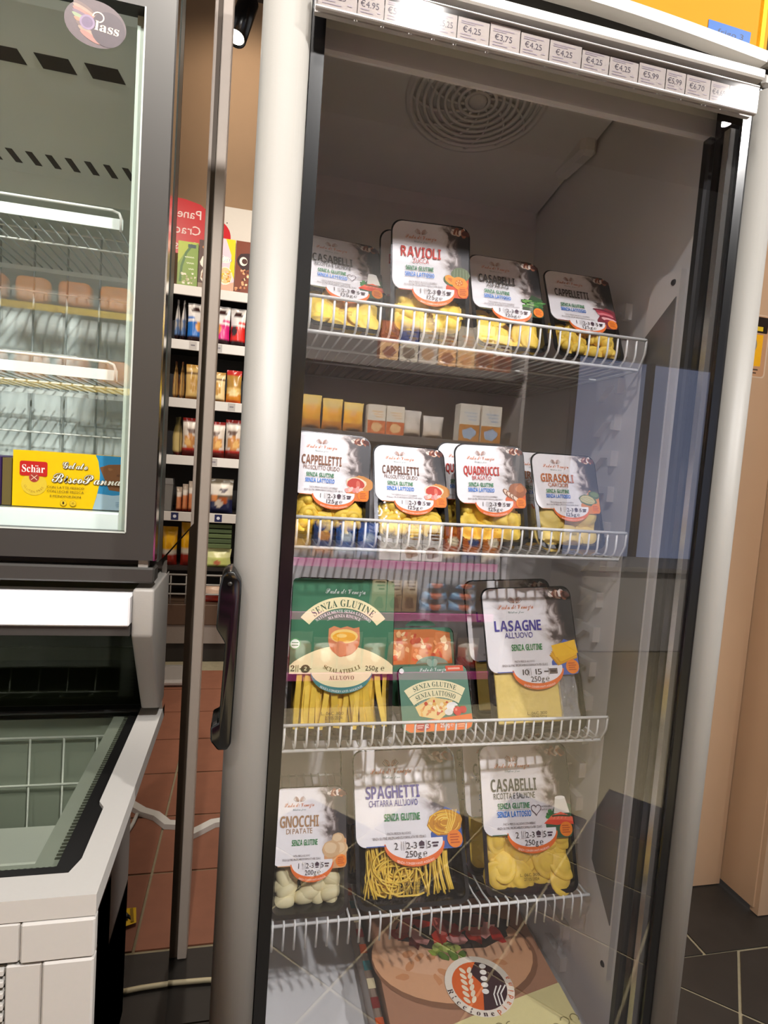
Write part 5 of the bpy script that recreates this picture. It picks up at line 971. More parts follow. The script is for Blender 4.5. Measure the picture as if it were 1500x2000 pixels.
# --- scialatielli pack in the green sleeve
def scialatielli():
    w, h = .160, .240
    root = empty('pasta_pack', (0, 0, 0)); root.matrix_basis = pose(.149, .838, DECK[2] + .006, 13.0, -1.2, 0)
    tag(root, 'tall green sleeved pack of flat scialatielli ribbons with an egg picture', 'pasta pack', GRP[2])
    tray(w, h, root); q = random.Random(9)
    for k in range(62):
        x = -w / 2 + .018 + (w - .036) * ((k * .618) % 1); lean = q.uniform(-.014, .014) if k % 5 else q.uniform(-.05, .05)
        y = .004 + .018 * (k % 6) / 5; wd = q.uniform(.0034, .0048); zb_ = .014 + q.uniform(0, .012); zt = q.uniform(.115, .13); tw = q.uniform(-.6, .6); cv = q.uniform(-.006, .006)
        vs = []
        for i in range(8):
            t = i / 7; cx = max(-w / 2 + .010, min(w / 2 - .010, x + lean * (1 - t) + cv * math.sin(3.1 * t))); a = tw * (1 - t)
            for sx, sy in ((-1, -1), (1, -1), (1, 1), (-1, 1)):
                dx, dy = sx * wd, sy * .0009
                vs.append((cx + dx * math.cos(a) - dy * math.sin(a), y + .002 * math.sin(6 * t + k) + dx * math.sin(a) + dy * math.cos(a), zb_ + (zt - zb_) * t))
        fs = [[i * 4 + s, i * 4 + (s + 1) % 4, i * 4 + 4 + (s + 1) % 4, i * 4 + 4 + s] for i in range(7) for s in range(4)] + [[3, 2, 1, 0], [28, 29, 30, 31]]
        MB().add(vs, fs).build('pasta_ribbon', PASTA, root, True)
    f = lid(w, h, root, .001)
    P = Print(0, 0, -.0022); date_code(P, -.012, .030, w * .8); P.build('date_code', f, True)
    W = w - .002; zb = .096
    sl_ = MB().loops([[(x, .0, z) for x, z in rrect(W, h - .002 - zb, .006, 4, 0, zb)], [(x, -.0012, z) for x, z in rrect(W, h - .002 - zb, .006, 4, 0, zb)]], False, True)
    sl_ = sl_.build('green_sleeve', mat('green_sleeve_paper', '#3f7656', .4, vary=.05), root, True)
    P = Print(0, 0, -.0014); CR = '#f2e6b4'; GR = '#3f7656'
    n = 24; P.lay([(-W / 2, zb), (W / 2, zb)] + [(W / 2 - W * i / n, zb + .012 + .030 * math.sin(math.pi * i / n) ** .8) for i in range(n + 1)], CR)
    P.ell(0, zb + .003, .047, .032, '#4f8a86', 28, 0, 180, 360).ell(0, zb + .006, .047, .026, CR, 28, 0, 180, 360).rect(-.047, .047, zb + .002, zb + .008, CR)
    P.text('SENZA CONSERVANTI AGGIUNTI', 0, 0, .0034, '#f2f2e6', 'serif', width=.068, arc=(0, zb + .045, .0725), up=False)
    P.band(0, .128, .066, .083, 38, 142, CR, 26)
    P.text('SENZA GLUTINE', 0, 0, .0105, '#3d5a45', 'serif', width=.096, arc=(0, .128, .0685))
    P.text('NATURALMENTE SENZA LATTOSIO', 0, 0, .0045, '#eef2e6', 'serif', width=.088, arc=(0, .125, .0625))
    P.text('...MA SENZA RINUNCE', 0, 0, .0045, '#eef2e6', 'serif', width=.052, arc=(0, .125, .0555))
    P.text('Pasta di Venezia', .002, .216, .0075, '#f2f4ec', 'script', width=.062)
    # egg in its broken shell
    P.ell(.002, .148, .0245, .026, '#c9764a', 26, 0, 180, 360)
    P.lay([(-.0225, .148), (-.022, .163), (-.014, .167), (-.004, .164), (.006, .167), (.016, .164), (.025, .166), (.0265, .148), (.002, .138)], '#d98f62')
    P.ell(.002, .152, .021, .0105, '#f6d27a').ell(.002, .1505, .018, .008, '#efae35').ell(-.002, .1525, .008, .003, '#f7cf74')
    P.ell(-.003, .133, .010, .012, '#d68a60', rot=.3)
    P.text('SCIALATIELLI', 0, 0, .0058, '#7a6a35', 'serif', width=.060, arc=(0, zb + .060, .0590), up=False)
    P.text("ALL'UOVO", 0, zb - .0085, .0058, '#7a6a35', 'serif', width=.038)
    P.text('250g', .046, zb + .005, .0072, '#5a5338', 'sans', width=.020).text('\u212e', .063, zb + .005, .0072, '#5a5338', 'sans')
    P.text('2', -.074, zb + .004, .008, '#5a5338', 'serif').line([(-.069, zb + .003), (-.069, zb + .013)], .001, '#8d845a').line([(-.066, zb + .003), (-.066, zb + .013)], .001, '#8d845a')
    P.ell(-.055, zb + .0075, .0068, .0060, '#5a5338').rect(-.064, -.046, zb + .007, zb + .0082, '#5a5338').text('2', -.055, zb + .005, .0055, CR, 'bold')
    P.ell(-.072, .140, .0085, .0085, '#e8f0e2').band(-.072, .140, .0068, .0085, 0, 360, '#4f9a5a').rect(-.077, -.067, .141, .1425, '#5d8f64').rect(-.077, -.067, .137, .1385, '#5d8f64')
    P.build('sleeve_print', sl_, True)
scialatielli()
# --- ready lasagne trays in green card sleeves
def ready_lasagne(ps, label, w=.122, h=.118, front=True):
    root = empty('ready_meal_pack', (0, 0, 0)); root.matrix_basis = pose(*ps); tag(root, label, 'ready meal pack', GRP[2])
    ol = rrect(w, h * .86, .012, 5); ol = [p for p in ol]
    MB().loops([[(x * k, y, z * k2 + o) for x, z in ol] for k, y, k2, o in ((1, .0015, 1, 0), (1, .004, 1, 0), (.9, .005, .93, .004), (.84, .030, .86, .010))], False, True).build('tray', TRAYM, root, True)
    arch = [(.030 * math.cos(R_(a_)), h * .84 + .018 * math.sin(R_(a_))) for a_ in range(20, 161, 14)]
    body = [p for p in rrect(w - .004, h * .86, .012, 5)]
    s_ = MB().loops([[(x, .0012, z) for x, z in body], [(x, 0, z) for x, z in body]], True, True)
    s_.loops([[(x, .0012, z) for x, z in arch], [(x, 0, z) for x, z in arch]], True, True)
    s_ = s_.build('card_sleeve', mat('green_sleeve_paper', '#3f7656', .4), root, True)
    P = Print(0, 0, -.0003); W = w - .004
    if front:
        P.lay([(-W / 2 + .012, 0.0005), (W / 2 - .012, 0.0005), (W / 2 - .004, .004), (W / 2 - .0005, .012), (W / 2 - .001, .024), (0, .019), (-W / 2 + .002, .014), (-W / 2 + .004, .005)], '#ea7426')
        P.rect(.022, W / 2 - .006, h * .86 - .010, h * .86 - .001, '#d9532c').rect(.026, W / 2 - .012, h * .86 - .007, h * .86 - .004, '#f2b79c')
        for sg in (-1, 1): P.ell(sg * .004, h * .90, .005, .0065, '#7fa38c', rot=-.5 * sg)
        P.text('Pasta di Venezia', 0, h * .785, .0058, '#eef3ea', 'script', width=.046)
        P.band(0, -.02, .0855, .0985, 58, 122, '#f2e6b4', 18).band(0, -.02, .0715, .0845, 58, 122, '#f2e6b4', 18)
        P.text('SENZA GLUTINE', 0, 0, .0075, '#3d5a45', 'serif', width=.072, arc=(0, -.02, .0882)).text('SENZA LATTOSIO', 0, 0, .0075, '#3d5a45', 'serif', width=.066, arc=(0, -.02, .0742))
        P.text('LASAGNE POMODORO E MOZZARELLA', 0, 0, .0032, '#dfe8dc', 'serif', width=.066, arc=(0, -.02, .0672))
        q = random.Random(2); P.lay([(-.036, .038), (-.006, .052), (.028, .045), (.022, .030), (.002, .017), (-.030, .024)], '#efcf86')
        for k in range(26): P.blob(q.uniform(-.028, .020), q.uniform(.026, .044), q.uniform(.002, .005), q.uniform(.0015, .003), ('#c9542f', '#e8b35a', '#f6e2b2', '#d98a45')[k % 4], .3, 8, k, k)
        P.ell(.026, .036, .010, .007, '#f2efe6').ell(.019, .028, .007, .005, '#e6e2d6').ell(.034, .029, .007, .007, '#d3261d').ell(.044, .031, .006, .006, '#c81f1a').line([(.030, .036), (.038, .037), (.046, .036)], .0012, '#3f7a34').ell(.032, .031, .002, .002, '#f08a78')
        P.ell(-.026, .0085, .012, .006, '#b32a22').text('2', -.019, .006, .006, '#f7ece2', 'bold').rect(-.036, -.025, .009, .0105, '#f2c9b9').rect(-.036, -.027, .006, .0075, '#f2c9b9')
        P.text('1', -.006, .0055, .006, '#f7ece2', 'bold').text('250g', .010, .0055, .006, '#f7ece2', 'bold', width=.015).text('\u212e', .022, .0055, .006, '#f7ece2', 'sans')
        for k in range(3): P.rect(.032, .046 - .002 * k, .011 - .003 * k, .0122 - .003 * k, '#f7c9a4')
        P.ell(-W / 2 + .005, h * .80, .004, .004, '#e6ece2')
    else:
        q = random.Random(8); P.lay([(-W / 2 + .004, h * .45), (W / 2 - .004, h * .45), (W / 2 - .006, h * .80), (.02, h * .84), (-W / 2 + .004, h * .84)], '#d0793a')
        for k in range(40): P.blob(q.uniform(-.05, .05), q.uniform(h * .48, h * .8), q.uniform(.003, .008), q.uniform(.002, .006), ('#e0683a', '#f0b878', '#c4502a', '#e89a5c', '#f3cf9a')[k % 5], .3, 8, k, k)
    P.build('sleeve_print', s_, True)
ready_lasagne((.310, .852, DECK[2] + .008, 29, 1.0, 1.3), 'small green ready lasagne tray with tomatoes pictured, on the third shelf')
ready_lasagne((.306, .925, DECK[2] + .020, 20, 1.0, 1.0), 'ready lasagne tray with an orange food picture behind the green one', .122, .150, False)

# --- flatbread box and packets on the deck
bx_ = empty('flatbread_box', (.41, .99, -.911)); bx_.rotation_euler = (0, 0, R_(-2)); tag(bx_, 'large flatbread box with a filled piadina picture on the fridge deck', 'food box')
MB().box(-.150, .150, -.25, .25, .002, .060, .002).build('carton', mat('piadina_carton', '#b98d6a', .42, vary=.04), bx_, True)
P = Print(0, 0, 0)
P.rect(-.150, .150, -.25, .25, '#b08061').rect(-.15, .15, .06, .25, '#5a4d40')
k0_ = len(P.mb.v)
q = random.Random(6)
for k in range(22): P.blob(q.uniform(-.13, .13), q.uniform(.10, .2), .02, .008, ('#35504f', '#7a1f1c', '#c2502b', '#2d3a38', '#8d8275')[k % 5], .4, 9, k, k)
P.ell(-.01, -.010, .150, .105, '#8a5f42', 34).ell(-.012, -.004, .146, .100, '#dca67a', 34).ell(-.02, .02, .128, .07, '#e3b189', 30)
for k in range(14): P.blob(q.uniform(-.12, .09), q.uniform(-.07, .0), .012, .006, '#d0905f', .3, 9, k, k)
P.blob(.01, .045, .115, .042, '#3a2a1e', .15, 20)
for k in range(18): P.blob(-.095 + .011 * k, .045 + .02 * math.sin(k * 1.9), .022, .013, ('#c4361f', '#d9705f', '#7d2a20', '#e8a39a', '#c22a1b', '#402c20')[k % 6], .3, 11, k * .7, k)
for k in range(9): P.blob(-.045 + .006 * k, .0 + .012 * math.sin(k * 2.2), .011, .008, ('#8fa43c', '#b9c763', '#5d7a2b')[k % 3], .35, 9, k, k)
P.lay([(-.15, -.19), (.15, -.19), (.15, -.085), (.08, -.102), (0, -.122), (-.07, -.142), (-.15, -.152)], '#e3d798')
P.ell(.012, -.075, .058, .058, '#efe4cf', 34).ell(.012, -.075, .046, .046, '#e0641f', 30)
P.lay([(.012 + .046 * math.cos(R_(a_)), -.075 + .046 * math.sin(R_(a_))) for a_ in range(-100, 81, 12)] + [(.004, -.05), (.018, -.075)], '#3a1a20')
for k in range(6):
    for sg in (-1, 1): P.ell(-.012 + sg * .006 + .002 * k, -.10 + .011 * k, .0035, .007, '#f2e2c2', 12, -.6 * sg)
for k in range(5): P.ell(.018 + .003 * k, -.088 + .012 * k, .006, .005, '#f4eee2', 12)
for k in range(3): P.line([(.028 + .006 * k, -.115), (.030 + .006 * k, -.095), (.040 + .008 * k, -.080)], .0022, '#f4eee2')
for i, ch in enumerate('Riccione'):
    a_ = 188 + 12.2 * i; P.text(ch, .012 + .0570 * math.cos(R_(a_)), -.075 + .0570 * math.sin(R_(a_)), .0088, '#3a1a20', 'serif', rot=R_(a_ + 90))
for i, ch in enumerate('piadina'):
    a_ = -73 + 13.5 * i; P.text(ch, .012 + .0565 * math.cos(R_(a_)), -.075 + .0565 * math.sin(R_(a_)), .0095, '#e0641f', 'sans', rot=R_(a_ + 90))
for k in range(9): P.band(.0 + .018 * k, -.160 + .010 * math.sin(k), .006, .0075, 40 * k, 40 * k + 250, '#8d8350', 14)
P.mb.v[k0_:] = [(v[0] + .0, v[1], v[2] - .062) for v in P.mb.v[k0_:]]
P.mb.xf(Matrix(((1, 0, 0, 0), (0, 0, 1, 0), (0, -1, 0, .0604), (0, 0, 0, 1))))
P.build('box_print', bx_, True)
for i, (x0, x1, h_, lab, c1, c2) in enumerate(((.236, .249, .05, 'thin teal and orange flatbread packet on edge beside the large piadina box', '#2f6f70', '#c8541f'),)):
    pk = empty('flatbread_packet', ((x0 + x1) / 2, .99, -.914)); tag(pk, lab, 'food packet')
    MB().box(x0, x1, .77, 1.22, -.9145, -.9145 + h_, .003).build('packet', mat('packet_film_%d' % i, '#8d7a6a', .25, vary=.2, scale=14), pk)
    P = Print(0, 0, 0)
    for k in range(12): P.rect(x0, x1, .78 + .036 * k, .80 + .036 * k, (c1, c2, '#7a1f1c', '#d8c9a0')[k % 4])
    P.mb.v = [(a_, b_2, c_) for a_, b_2, c_ in [(v[0], v[2], -.9142 + h_ + .0003 - v[1]) for v in P.mb.v]]
    P.build('packet_print', pk, False)

# ================================================================== FREEZER: glazed cabinet over a chest
cb = empty('freezer_cabinet', (-.85, 1.0, -.175)); tag(cb, 'grey framed glass fronted freezer cabinet standing on the chest freezer', 'freezer')
XL = -1.70
# carcass: mirror-bright side, top and back
MB().box(-.1225, -.1165, .872, 1.34, -.150, 1.05).build('side_panel', MIRROR, cb)
MB().box(-.1225, -.1165, .838, .871, -.150, 1.05, .001).build('side_edge', mat('dark_green_grey_edge', '#4c504b', .3, .6, vary=.05), cb)
MB().box(-.1215, -.1185, .8335, .838, -.146, 1.05).build('door_seal', CHROME, cb)
MB().box(XL, -.1225, .84, 1.34, .70, 1.05).build('carcass_top', CABGREY, cb)
b = MB().box(XL, -.1225, 1.255, 1.34, -.150, .70).box(XL, -.1225, .845, 1.255, -.150, -.0945).box(-.134, -.1225, .85, 1.255, -.094, .70).box(XL, -.134, .845, 1.255, .60, .70)
b.build('liner', COLDWHITE, cb)
MB().box(XL, -.134, .86, 1.255, -.0944, -.0934).build('glossy_base', mat('glossy_cold_base', '#8d958f', .08, vary=.03), cb)
MB().box(XL, -.152, .832, .846, -.112, -.0845, .002).build('inner_sill', mat('pale_inner_sill', '#e6eeec', .35, vary=.03), cb)
# evaporator cover with two rows of slots
pr_ = [(.862, .575), (.885, .556), (1.075, .424), (1.10, .400), (1.252, .396), (1.252, .60), (.862, .60)]
ec = MB().prism(pr_, 'x', XL + .01, -.137).build('evaporator_cover', mat('grey_green_cover', '#ccd0c6', .5, vary=.03, scale=20), cb)
n_ = Vector((0, -.132, -.190)).normalized(); t_ = Vector((0, .190, -.132)).normalized()
SLOT = mat('dark_slot', '#3a332b', .8, vary=.1)
def slot(x, s, w, h, skew):
    o_ = Vector((0, .885, .556)) + t_ * s; X_ = Vector((1, 0, 0))
    c = [o_ + X_ * (x - w / 2 - skew), o_ + X_ * (x + w / 2 - skew), o_ + X_ * (x + w / 2 + skew) + t_ * h, o_ + X_ * (x - w / 2 + skew) + t_ * h]
    MB().loops([[p - n_ * .002 for p in c], [p + n_ * .0006 for p in c]], True, True).build('vent_slot', SLOT, ec)
for i in range(6): slot(-.228 - i * .063, .055, .043, .018, .004)
for i in range(14): slot(-.188 - i * .0277, .196, .0095, .020, .005)
# base rail under the door, black gap
MB().box(XL, -.117, .812, .845, -.1735, -.1525, .0025).build('base_rail', CABGREY, cb)
MB().box(XL, -.120, .832, .845, -.1525, -.140).build('shadow_gap', GASK, cb)
MB().box(-.138, -.126, .816, .830, -.1525, -.1425).build('door_pivot', TRIMGREY, cb)
# door frame with mitred corners
def mitre(name, q): return MB().loops([[(x, .810, z) for x, z in q], [(x, .8325, z) for x, z in q]], True, True).build(name, CABGREY, cb)
X0, X1, Z0, Z1, i0, i1, k0, k1 = -.86, -.1175, -.1425, .582, -.822, -.1545, -.1065, .535
mitre('door_rail', [(X0, Z0), (X1, Z0), (i1, k0), (i0, k0)]); mitre('door_rail', [(i0, k1), (i1, k1), (X1, Z1), (X0, Z1)])
mitre('door_stile', [(X1, Z0), (X1, Z1), (i1, k1), (i1, k0)]); mitre('door_stile', [(X0, Z0), (i0, k0), (i0, k1), (X0, Z1)])
MB().box(-.1192, -.1172, .8092, .830, Z0, Z1).build('bright_edge', CHROME, cb)
MB().box(i0, i1, .8092, .8102, k0 - .0012, k0 + .0008).box(i1 - .0008, i1 + .0012, .8092, .8102, k0, k1).build('glazing_bead', mat('pale_bead', '#aeb3ac', .3), cb)
MB().box(-.1665, i1, .828, .832, k0, k1).build('glass_edge_strip', mat('pale_green_edge', '#b9c4b8', .4, vary=.05), cb)
gp = MB().box(i0, i1, .812, .8125, k0, k1).build('glass_pane', GLASSL, cb)
# oval foil sticker
P = Print(-.2095, .5025, .8094); ir = ['#5f4a44', '#85705f', '#8a5d52', '#5f4a58', '#74805f', '#95664c']
P.ell(0, 0, .0345, .0265, '#4a3a3c', 36, -.12)
for k in range(9): P.ell(-.013 + .001 * k, .016 - .004 * k, .019 - .0005 * abs(k - 4) * 3, .0034, ir[k % 6], 20, -.45)
P.ell(.014, -.004, .019, .020, '#35252b', 26, -.12)
P.text('lass', .0125, -.0075, .0105, '#d9c6a8', 'serif', width=.027, rot=-.10).ell(-.009, .0, .0085, .0085, '#75627a').ell(-.009, .0, .0062, .0062, '#59465f')
P.line([(.003 + .006 * math.cos(R_(a_)), .008 + .0055 * math.sin(R_(a_))) for a_ in range(-80, 181, 20)], .0014, '#d9c6a8')
P.build('foil_sticker', gp, False, mat('iridescent_foil', rough=.4, metal=.0, attr=True, vary=.25, scale=120))
# wire shelves inside
FWIRE = mat('shaded_white_wire', '#aeb6b4', .4)  # white wires greyed: their shade is put into the colour
def freezer_shelf(z, label):
    t = empty('freezer_shelf', (-.70, .95, z)); tag(t, label, 'shelf', 'white wire shelves in the freezer cabinet')
    MB().box(-1.2, -.2000, .9488, .9505, z - .0005, z + .0150, .0004).build('ticket_strip', mat('pale_ticket_strip', '#e3ebe8', .35), t)
    MB().tube([(-1.2, .95, z + .026), (-.215, .95, z + .026), (-.206, .95, z + .023), (-.203, .95, z + .016), (-.203, .95, z - .002)], .0022, 8).build('guard_loop', WIREM, t)
    MB().box(-1.2, -.165, 1.195, 1.197, z - .011, z - .0035).build('rear_strip', mat('pale_ticket_strip', '#e3ebe8', .35), t)
    MB().tube([(-1.2, 1.05, z - .0025), (-.17, 1.05, z - .0025)], .0016, 6).build('cross_bar', WIREM, t)
    wme = MB().tube([(0, .953, z), (0, 1.205, z)], .0015, 5).mesh('wire', FWIRE, wm(t).inverted())
    for i in range(34): inst('wire', wme, t, Matrix.Translation((-.172 - i * .0165, 0, 0)))
    return t
freezer_shelf(.316, 'upper white wire shelf behind the freezer cabinet glass')
freezer_shelf(.100, 'lower white wire shelf behind the freezer cabinet glass, above the yellow ice cream box')
gr = empty('wire_grid', (-.5, 1.225, -.09)); tag(gr, 'white wire grid standing at the back of the freezer cabinet', 'wire grid')
vme = MB().tube([(0, 1.222, -.088), (0, 1.222, .392)], .0019, 5).mesh('upright_wire', FWIRE, wm(gr).inverted())
for i in range(9): inst('upright_wire', vme, gr, Matrix.Translation((-.238 - .0555 * i, 0, 0)))
for z in (.385, .275, .165, .02, -.06): MB().tube([(-.8, 1.2185, z), (-.15, 1.2185, z)], .0018, 5).build('cross_wire', WIREM, gr)
# frozen goods
bx = empty('ice_cream_box', (-.243, .98, -.0925)); tag(bx, 'yellow and blue ice cream sandwich box behind the freezer cabinet glass', 'ice cream box')
MB().box(-.336, -.146, .951, 1.03, -.0925, -.0115, .001).build('carton', mat('yellow_carton', '#f2bf00', .35, vary=.03), bx)
P = Print(-.336, -.0925, .9504); YE = '#f5c400'
P.rect(.0, .190, 0, .081, YE)
P.lay([(.190, 0), (.190, .081), (.110, .081), (.114, .072), (.1165, .055), (.1165, .038), (.113, .020), (.108, .0)], '#2f86b8')
P.lay([(.190, 0), (.190, .030), (.165, .026), (.135, .022), (.114, .024), (.1125, .016), (.108, 0)], '#a8bfd0')
P.lay([(.116, .063), (.128, .068), (.190, .073), (.190, .030), (.150, .028), (.130, .030)], '#7d5233')
q = random.Random(3)
for k in range(16): P.blob(q.uniform(.130, .185), q.uniform(.036, .066), .0035, .0018, ('#69422a', '#8f6340')[k % 2], .3, 8, 0, k)
P.ell(.0285, .0325, .017, .016, '#e8c23a', 26)
for k, ch in enumerate('GLUTENFREE'): a_ = 200 + 14 * k + (8 if k > 5 else 0); P.text(ch, .0285 + .0140 * math.cos(R_(a_)), .034 + .0140 * math.sin(R_(a_)), .0030, '#b98a2a', 'sans', rot=R_(a_ + 90))
P.rrect(.0275, .0445, .0365, .0215, .003, '#c8231f').ell(.0285, .0425, .0068, .0068, '#b8433a').ell(.0285, .0425, .0055, .0055, '#a83a30').line([(.0245, .046), (.0325, .039)], .0009, '#efc9b4').line([(.0245, .039), (.0325, .046)], .0009, '#efc9b4')
P.text('Schar', .0272, .050, .0105, '#fff6ee', 'serif', width=.030).ell(.0305, .0595, .0008, .0008, '#fff6ee').ell(.0328, .0595, .0008, .0008, '#fff6ee')
def outlined(s, x, z, h, w):
    for dx, dz in ((-.0006, 0), (.0006, 0), (0, -.0006), (0, .0006), (.0009, -.0009)): P.text(s, x + dx, z + dz, h, '#6b4f2c', 'script', width=w)
    P.text(s, x, z, h, '#fdf8ee', 'script', width=w)
outlined('Gelato', .083, .0585, .0095, .034); outlined('BiscoPanna', .099, .0375, .0135, .094)
for s_t, z_ in (('CON LATTE FRESCO', .0285), ('CON LECHE FRESCA', .0225), ('8 MONOPORZIONI', .0155)): P.text(s_t, .071, z_, .0033, '#6b541c', 'sans', width=.050 if z_ > .02 else .042)
for x_ in (.0685, .0815): P.ell(x_, .0075, .0045, .0045, '#c9a21c').ell(x_, .0075, .0038, .0038, '#f1c52a')
P.rect(.0672, .0698, .0055, .0095, '#4b3a14')
for k in range(3): P.line([(.0815 + .0028 * math.cos(k * 1.047), .0075 + .0028 * math.sin(k * 1.047)), (.0815 - .0028 * math.cos(k * 1.047), .0075 - .0028 * math.sin(k * 1.047))], .0006, '#a8851a')
for k in range(3): P.rect(.140, .172 - .004 * k, .012 - .0025 * k, .0127 - .0025 * k, '#6f8aa3')
P.build('box_print', bx, False)
pb = empty('ice_cream_tub', (-.42, .985, -.0925)); tag(pb, 'dark purple frozen goods carton beside the yellow ice cream box', 'ice cream box')
MB().box(-.50, -.352, .949, 1.03, -.0925, -.022, .0012).build('carton', mat('purple_carton', '#3f2560', .35, vary=.06), pb)
MB().box(-.351, -.339, .955, 1.03, -.0925, -.024).build('carton_flap', mat('brown_flap', '#6b5a30', .5), pb)
P = Print(-.352, -.0925, .9486); P.lay([(-.02, .068), (-.001, .069), (-.012, .045), (-.022, .042)], '#c9bcd8').rect(-.014, -.003, .012, .016, '#e6dff0').rect(-.014, -.004, .006, .0095, '#e6dff0'); P.build('box_print', pb, False)

# ---- chest
ch = empty('chest_freezer', (-.85, .9, -1.3)); tag(ch, 'white chest freezer with sliding glass lids under the grey cabinet', 'freezer')
MB().prism([(.556, -1.25), (1.25, -1.25), (1.25, -.154), (.93, -.154), (.945, -.392), (.975, -.425), (.556, -.425)], 'x', -.1235, -.1165).build('side_panel', MIRROR, ch)
MB().box(XL, -.1435, .800, .848, -.2285, -.1885, .002).build('front_rail', ALU, ch)
MB().box(XL, -.1435, .806, .850, -.2420, -.2290).build('rail_underside', CABGREY, ch)
cp = bmesh.new(); prof = [(.812, -.1815), (.812, -.2440), (.918, -.3875), (.960, -.3875), (.960, -.1815)]
f = cp.faces.new([cp.verts.new((-.1430, y, z)) for y, z in prof]); ex_ = bmesh.ops.extrude_face_region(cp, geom=[f])
bmesh.ops.translate(cp, verts=[v for v in ex_['geom'] if isinstance(v, bmesh.types.BMVert)], vec=(.027, 0, 0)); bmesh.ops.recalc_face_normals(cp, faces=cp.faces[:])
bmesh.ops.bevel(cp, geom=cp.edges[:], offset=.0035, segments=3, affect='EDGES', profile=.5); cp.verts.index_update()
q_ = MB(); q_.add([v.co[:] for v in cp.verts], [[v.index for v in fc.verts] for fc in cp.faces], None, True); cp.free(); q_.build('corner_piece', TRIMGREY, ch)
# dark sloping glass and what lies behind it
MB().prism([(.846, -.243), (.848, -.243), (.968, -.400), (.966, -.400)], 'x', XL, -.1440).build('sloping_glass', clear('smoked_glass', .03, '#a4aa98', rough=.02), ch)
MB().box(XL, -.1240, 1.0, 1.01, -.44, -.19).build('rear_liner', mat('olive_grey_liner', '#55564a', .5), ch)
MB().box(XL, -.165, .985, .992, -.335, -.315).build('rear_bar', mat('olive_bar', '#8c8a78', .5), ch)
# rim, black gasket and lids
rim = [(-.1165, .5475), (-.1165, .978), (-.1495, .978), (-.1495, .700), (-.1425, .688), (-.1425, .600), (-.1490, .580), (XL, .580), (XL, .5475)]
MB().prism(rim, 'z', -.425, -.4045).build('rim', CHESTW, ch)
MB().prism([(-.1495, .978), (-.1640, .978), (-.1640, .596), (XL, .596), (XL, .580), (-.1490, .580), (-.1425, .600), (-.1425, .688), (-.1495, .700)], 'z', -.425, -.4085).build('lid_gasket', GASK, ch)
MB().box(XL, -.164, .596, .968, -.4125, -.4105).build('glass_lid', GLASSD, ch)
MB().box(XL, -.150, .955, .978, -.4105, -.4045, .002).build('lid_rear_frame', GASK, ch)
br = MB().box(-.1880, -.1645, .612, .955, -.4400, -.4150).build('side_brush_strip', mat('pale_grey_strip', '#a9aca3', .55), ch)
tb = MB()
for i in range(58): tb.box(-.1715, -.1650, .616 + .0058 * i, .6185 + .0058 * i, -.4150, -.4138)
tag(tb.build('brush_teeth', mat('dark_olive_teeth', '#55564c', .6), ch), kind='stuff')
MB().box(XL, -.1645, .598, .612, -.44, -.4150).build('front_brush_strip', mat('pale_grey_strip', '#a9aca3', .55), ch)
tb = MB()
for i in range(70): tb.box(-.168 - .0055 * i, -.1655 - .0055 * i, .600, .6045, -.4150, -.4138)
tag(tb.build('brush_teeth', mat('dark_olive_teeth', '#55564c', .6), ch), kind='stuff')
inn = MB().box(XL, -.190, .60, .99, -.90, -.89).box(-.192, -.186, .60, .99, -.90, -.44).box(XL, -.19, .985, .99, -.90, -.43).box(XL, -.19, .598, .602, -.90, -.44)
inn.build('tub_liner', mat('cold_tub_liner', '#a3a99d', .4, vary=.03), ch)
bs = MB()
bk = empty('wire_basket', (-.45, .78, -.60)); tag(bk, 'white wire basket hanging under the chest freezer glass lid', 'wire basket')
for i in range(9): MB().tube([(-.215 - i * .048, .975, -.455), (-.215 - i * .048, .970, -.60), (-.215 - i * .048, .63, -.60), (-.215 - i * .048, .615, -.455)], .0016, 5).build('wire', WIREM, bk)
for y, z in ((.975, -.455), (.615, -.455), (.972, -.53), (.968, -.60), (.88, -.60), (.80, -.60), (.72, -.60), (.63, -.60), (.618, -.53)): MB().tube([(-.66, y, z), (-.20, y, z)], .0019, 5).build('cross_wire', WIREM, bk)
for i in range(3):
    o = empty('frozen_carton', (-.30, .70 + .09 * i, -.885)); tag(o, 'pale frozen carton lying in the chest freezer basket, ' + ('at the front', 'in the middle', 'at the back')[i], 'frozen goods', 'pale cartons in the chest freezer')
    MB().box(-.60, -.205, .625 + .105 * i, .712 + .105 * i, -.596, -.545 - .01 * i, .003).build('carton', mat('frosty_carton', '#f4f5ee', .5, vary=.03), o)
# front panels
MB().box(XL, -.1790, .5475, .60, -.4640, -.4260, .0018).build('front_panel', CHESTW, ch); MB().box(-.1780, -.1165, .5455, .60, -.4640, -.4260, .0018).build('front_panel', CHESTW, ch)
MB().box(-.1595, -.1165, .5455, .60, -1.25, -.4650, .0018).build('front_panel', CHESTW, ch); MB().box(-.1900, -.1605, .5485, .60, -1.25, -.4670, .0012).build('front_panel', CHESTW, ch)
MB().box(XL, -.1165, .56, .61, -1.25, -.43).build('front_carcass', DARKM, ch)
for i in range(12): MB().box(-.60, -.1915, .5485, .556, -.476 - .011 * i, -.4705 - .011 * i, .0006).build('vent_slat', CHESTW, ch)
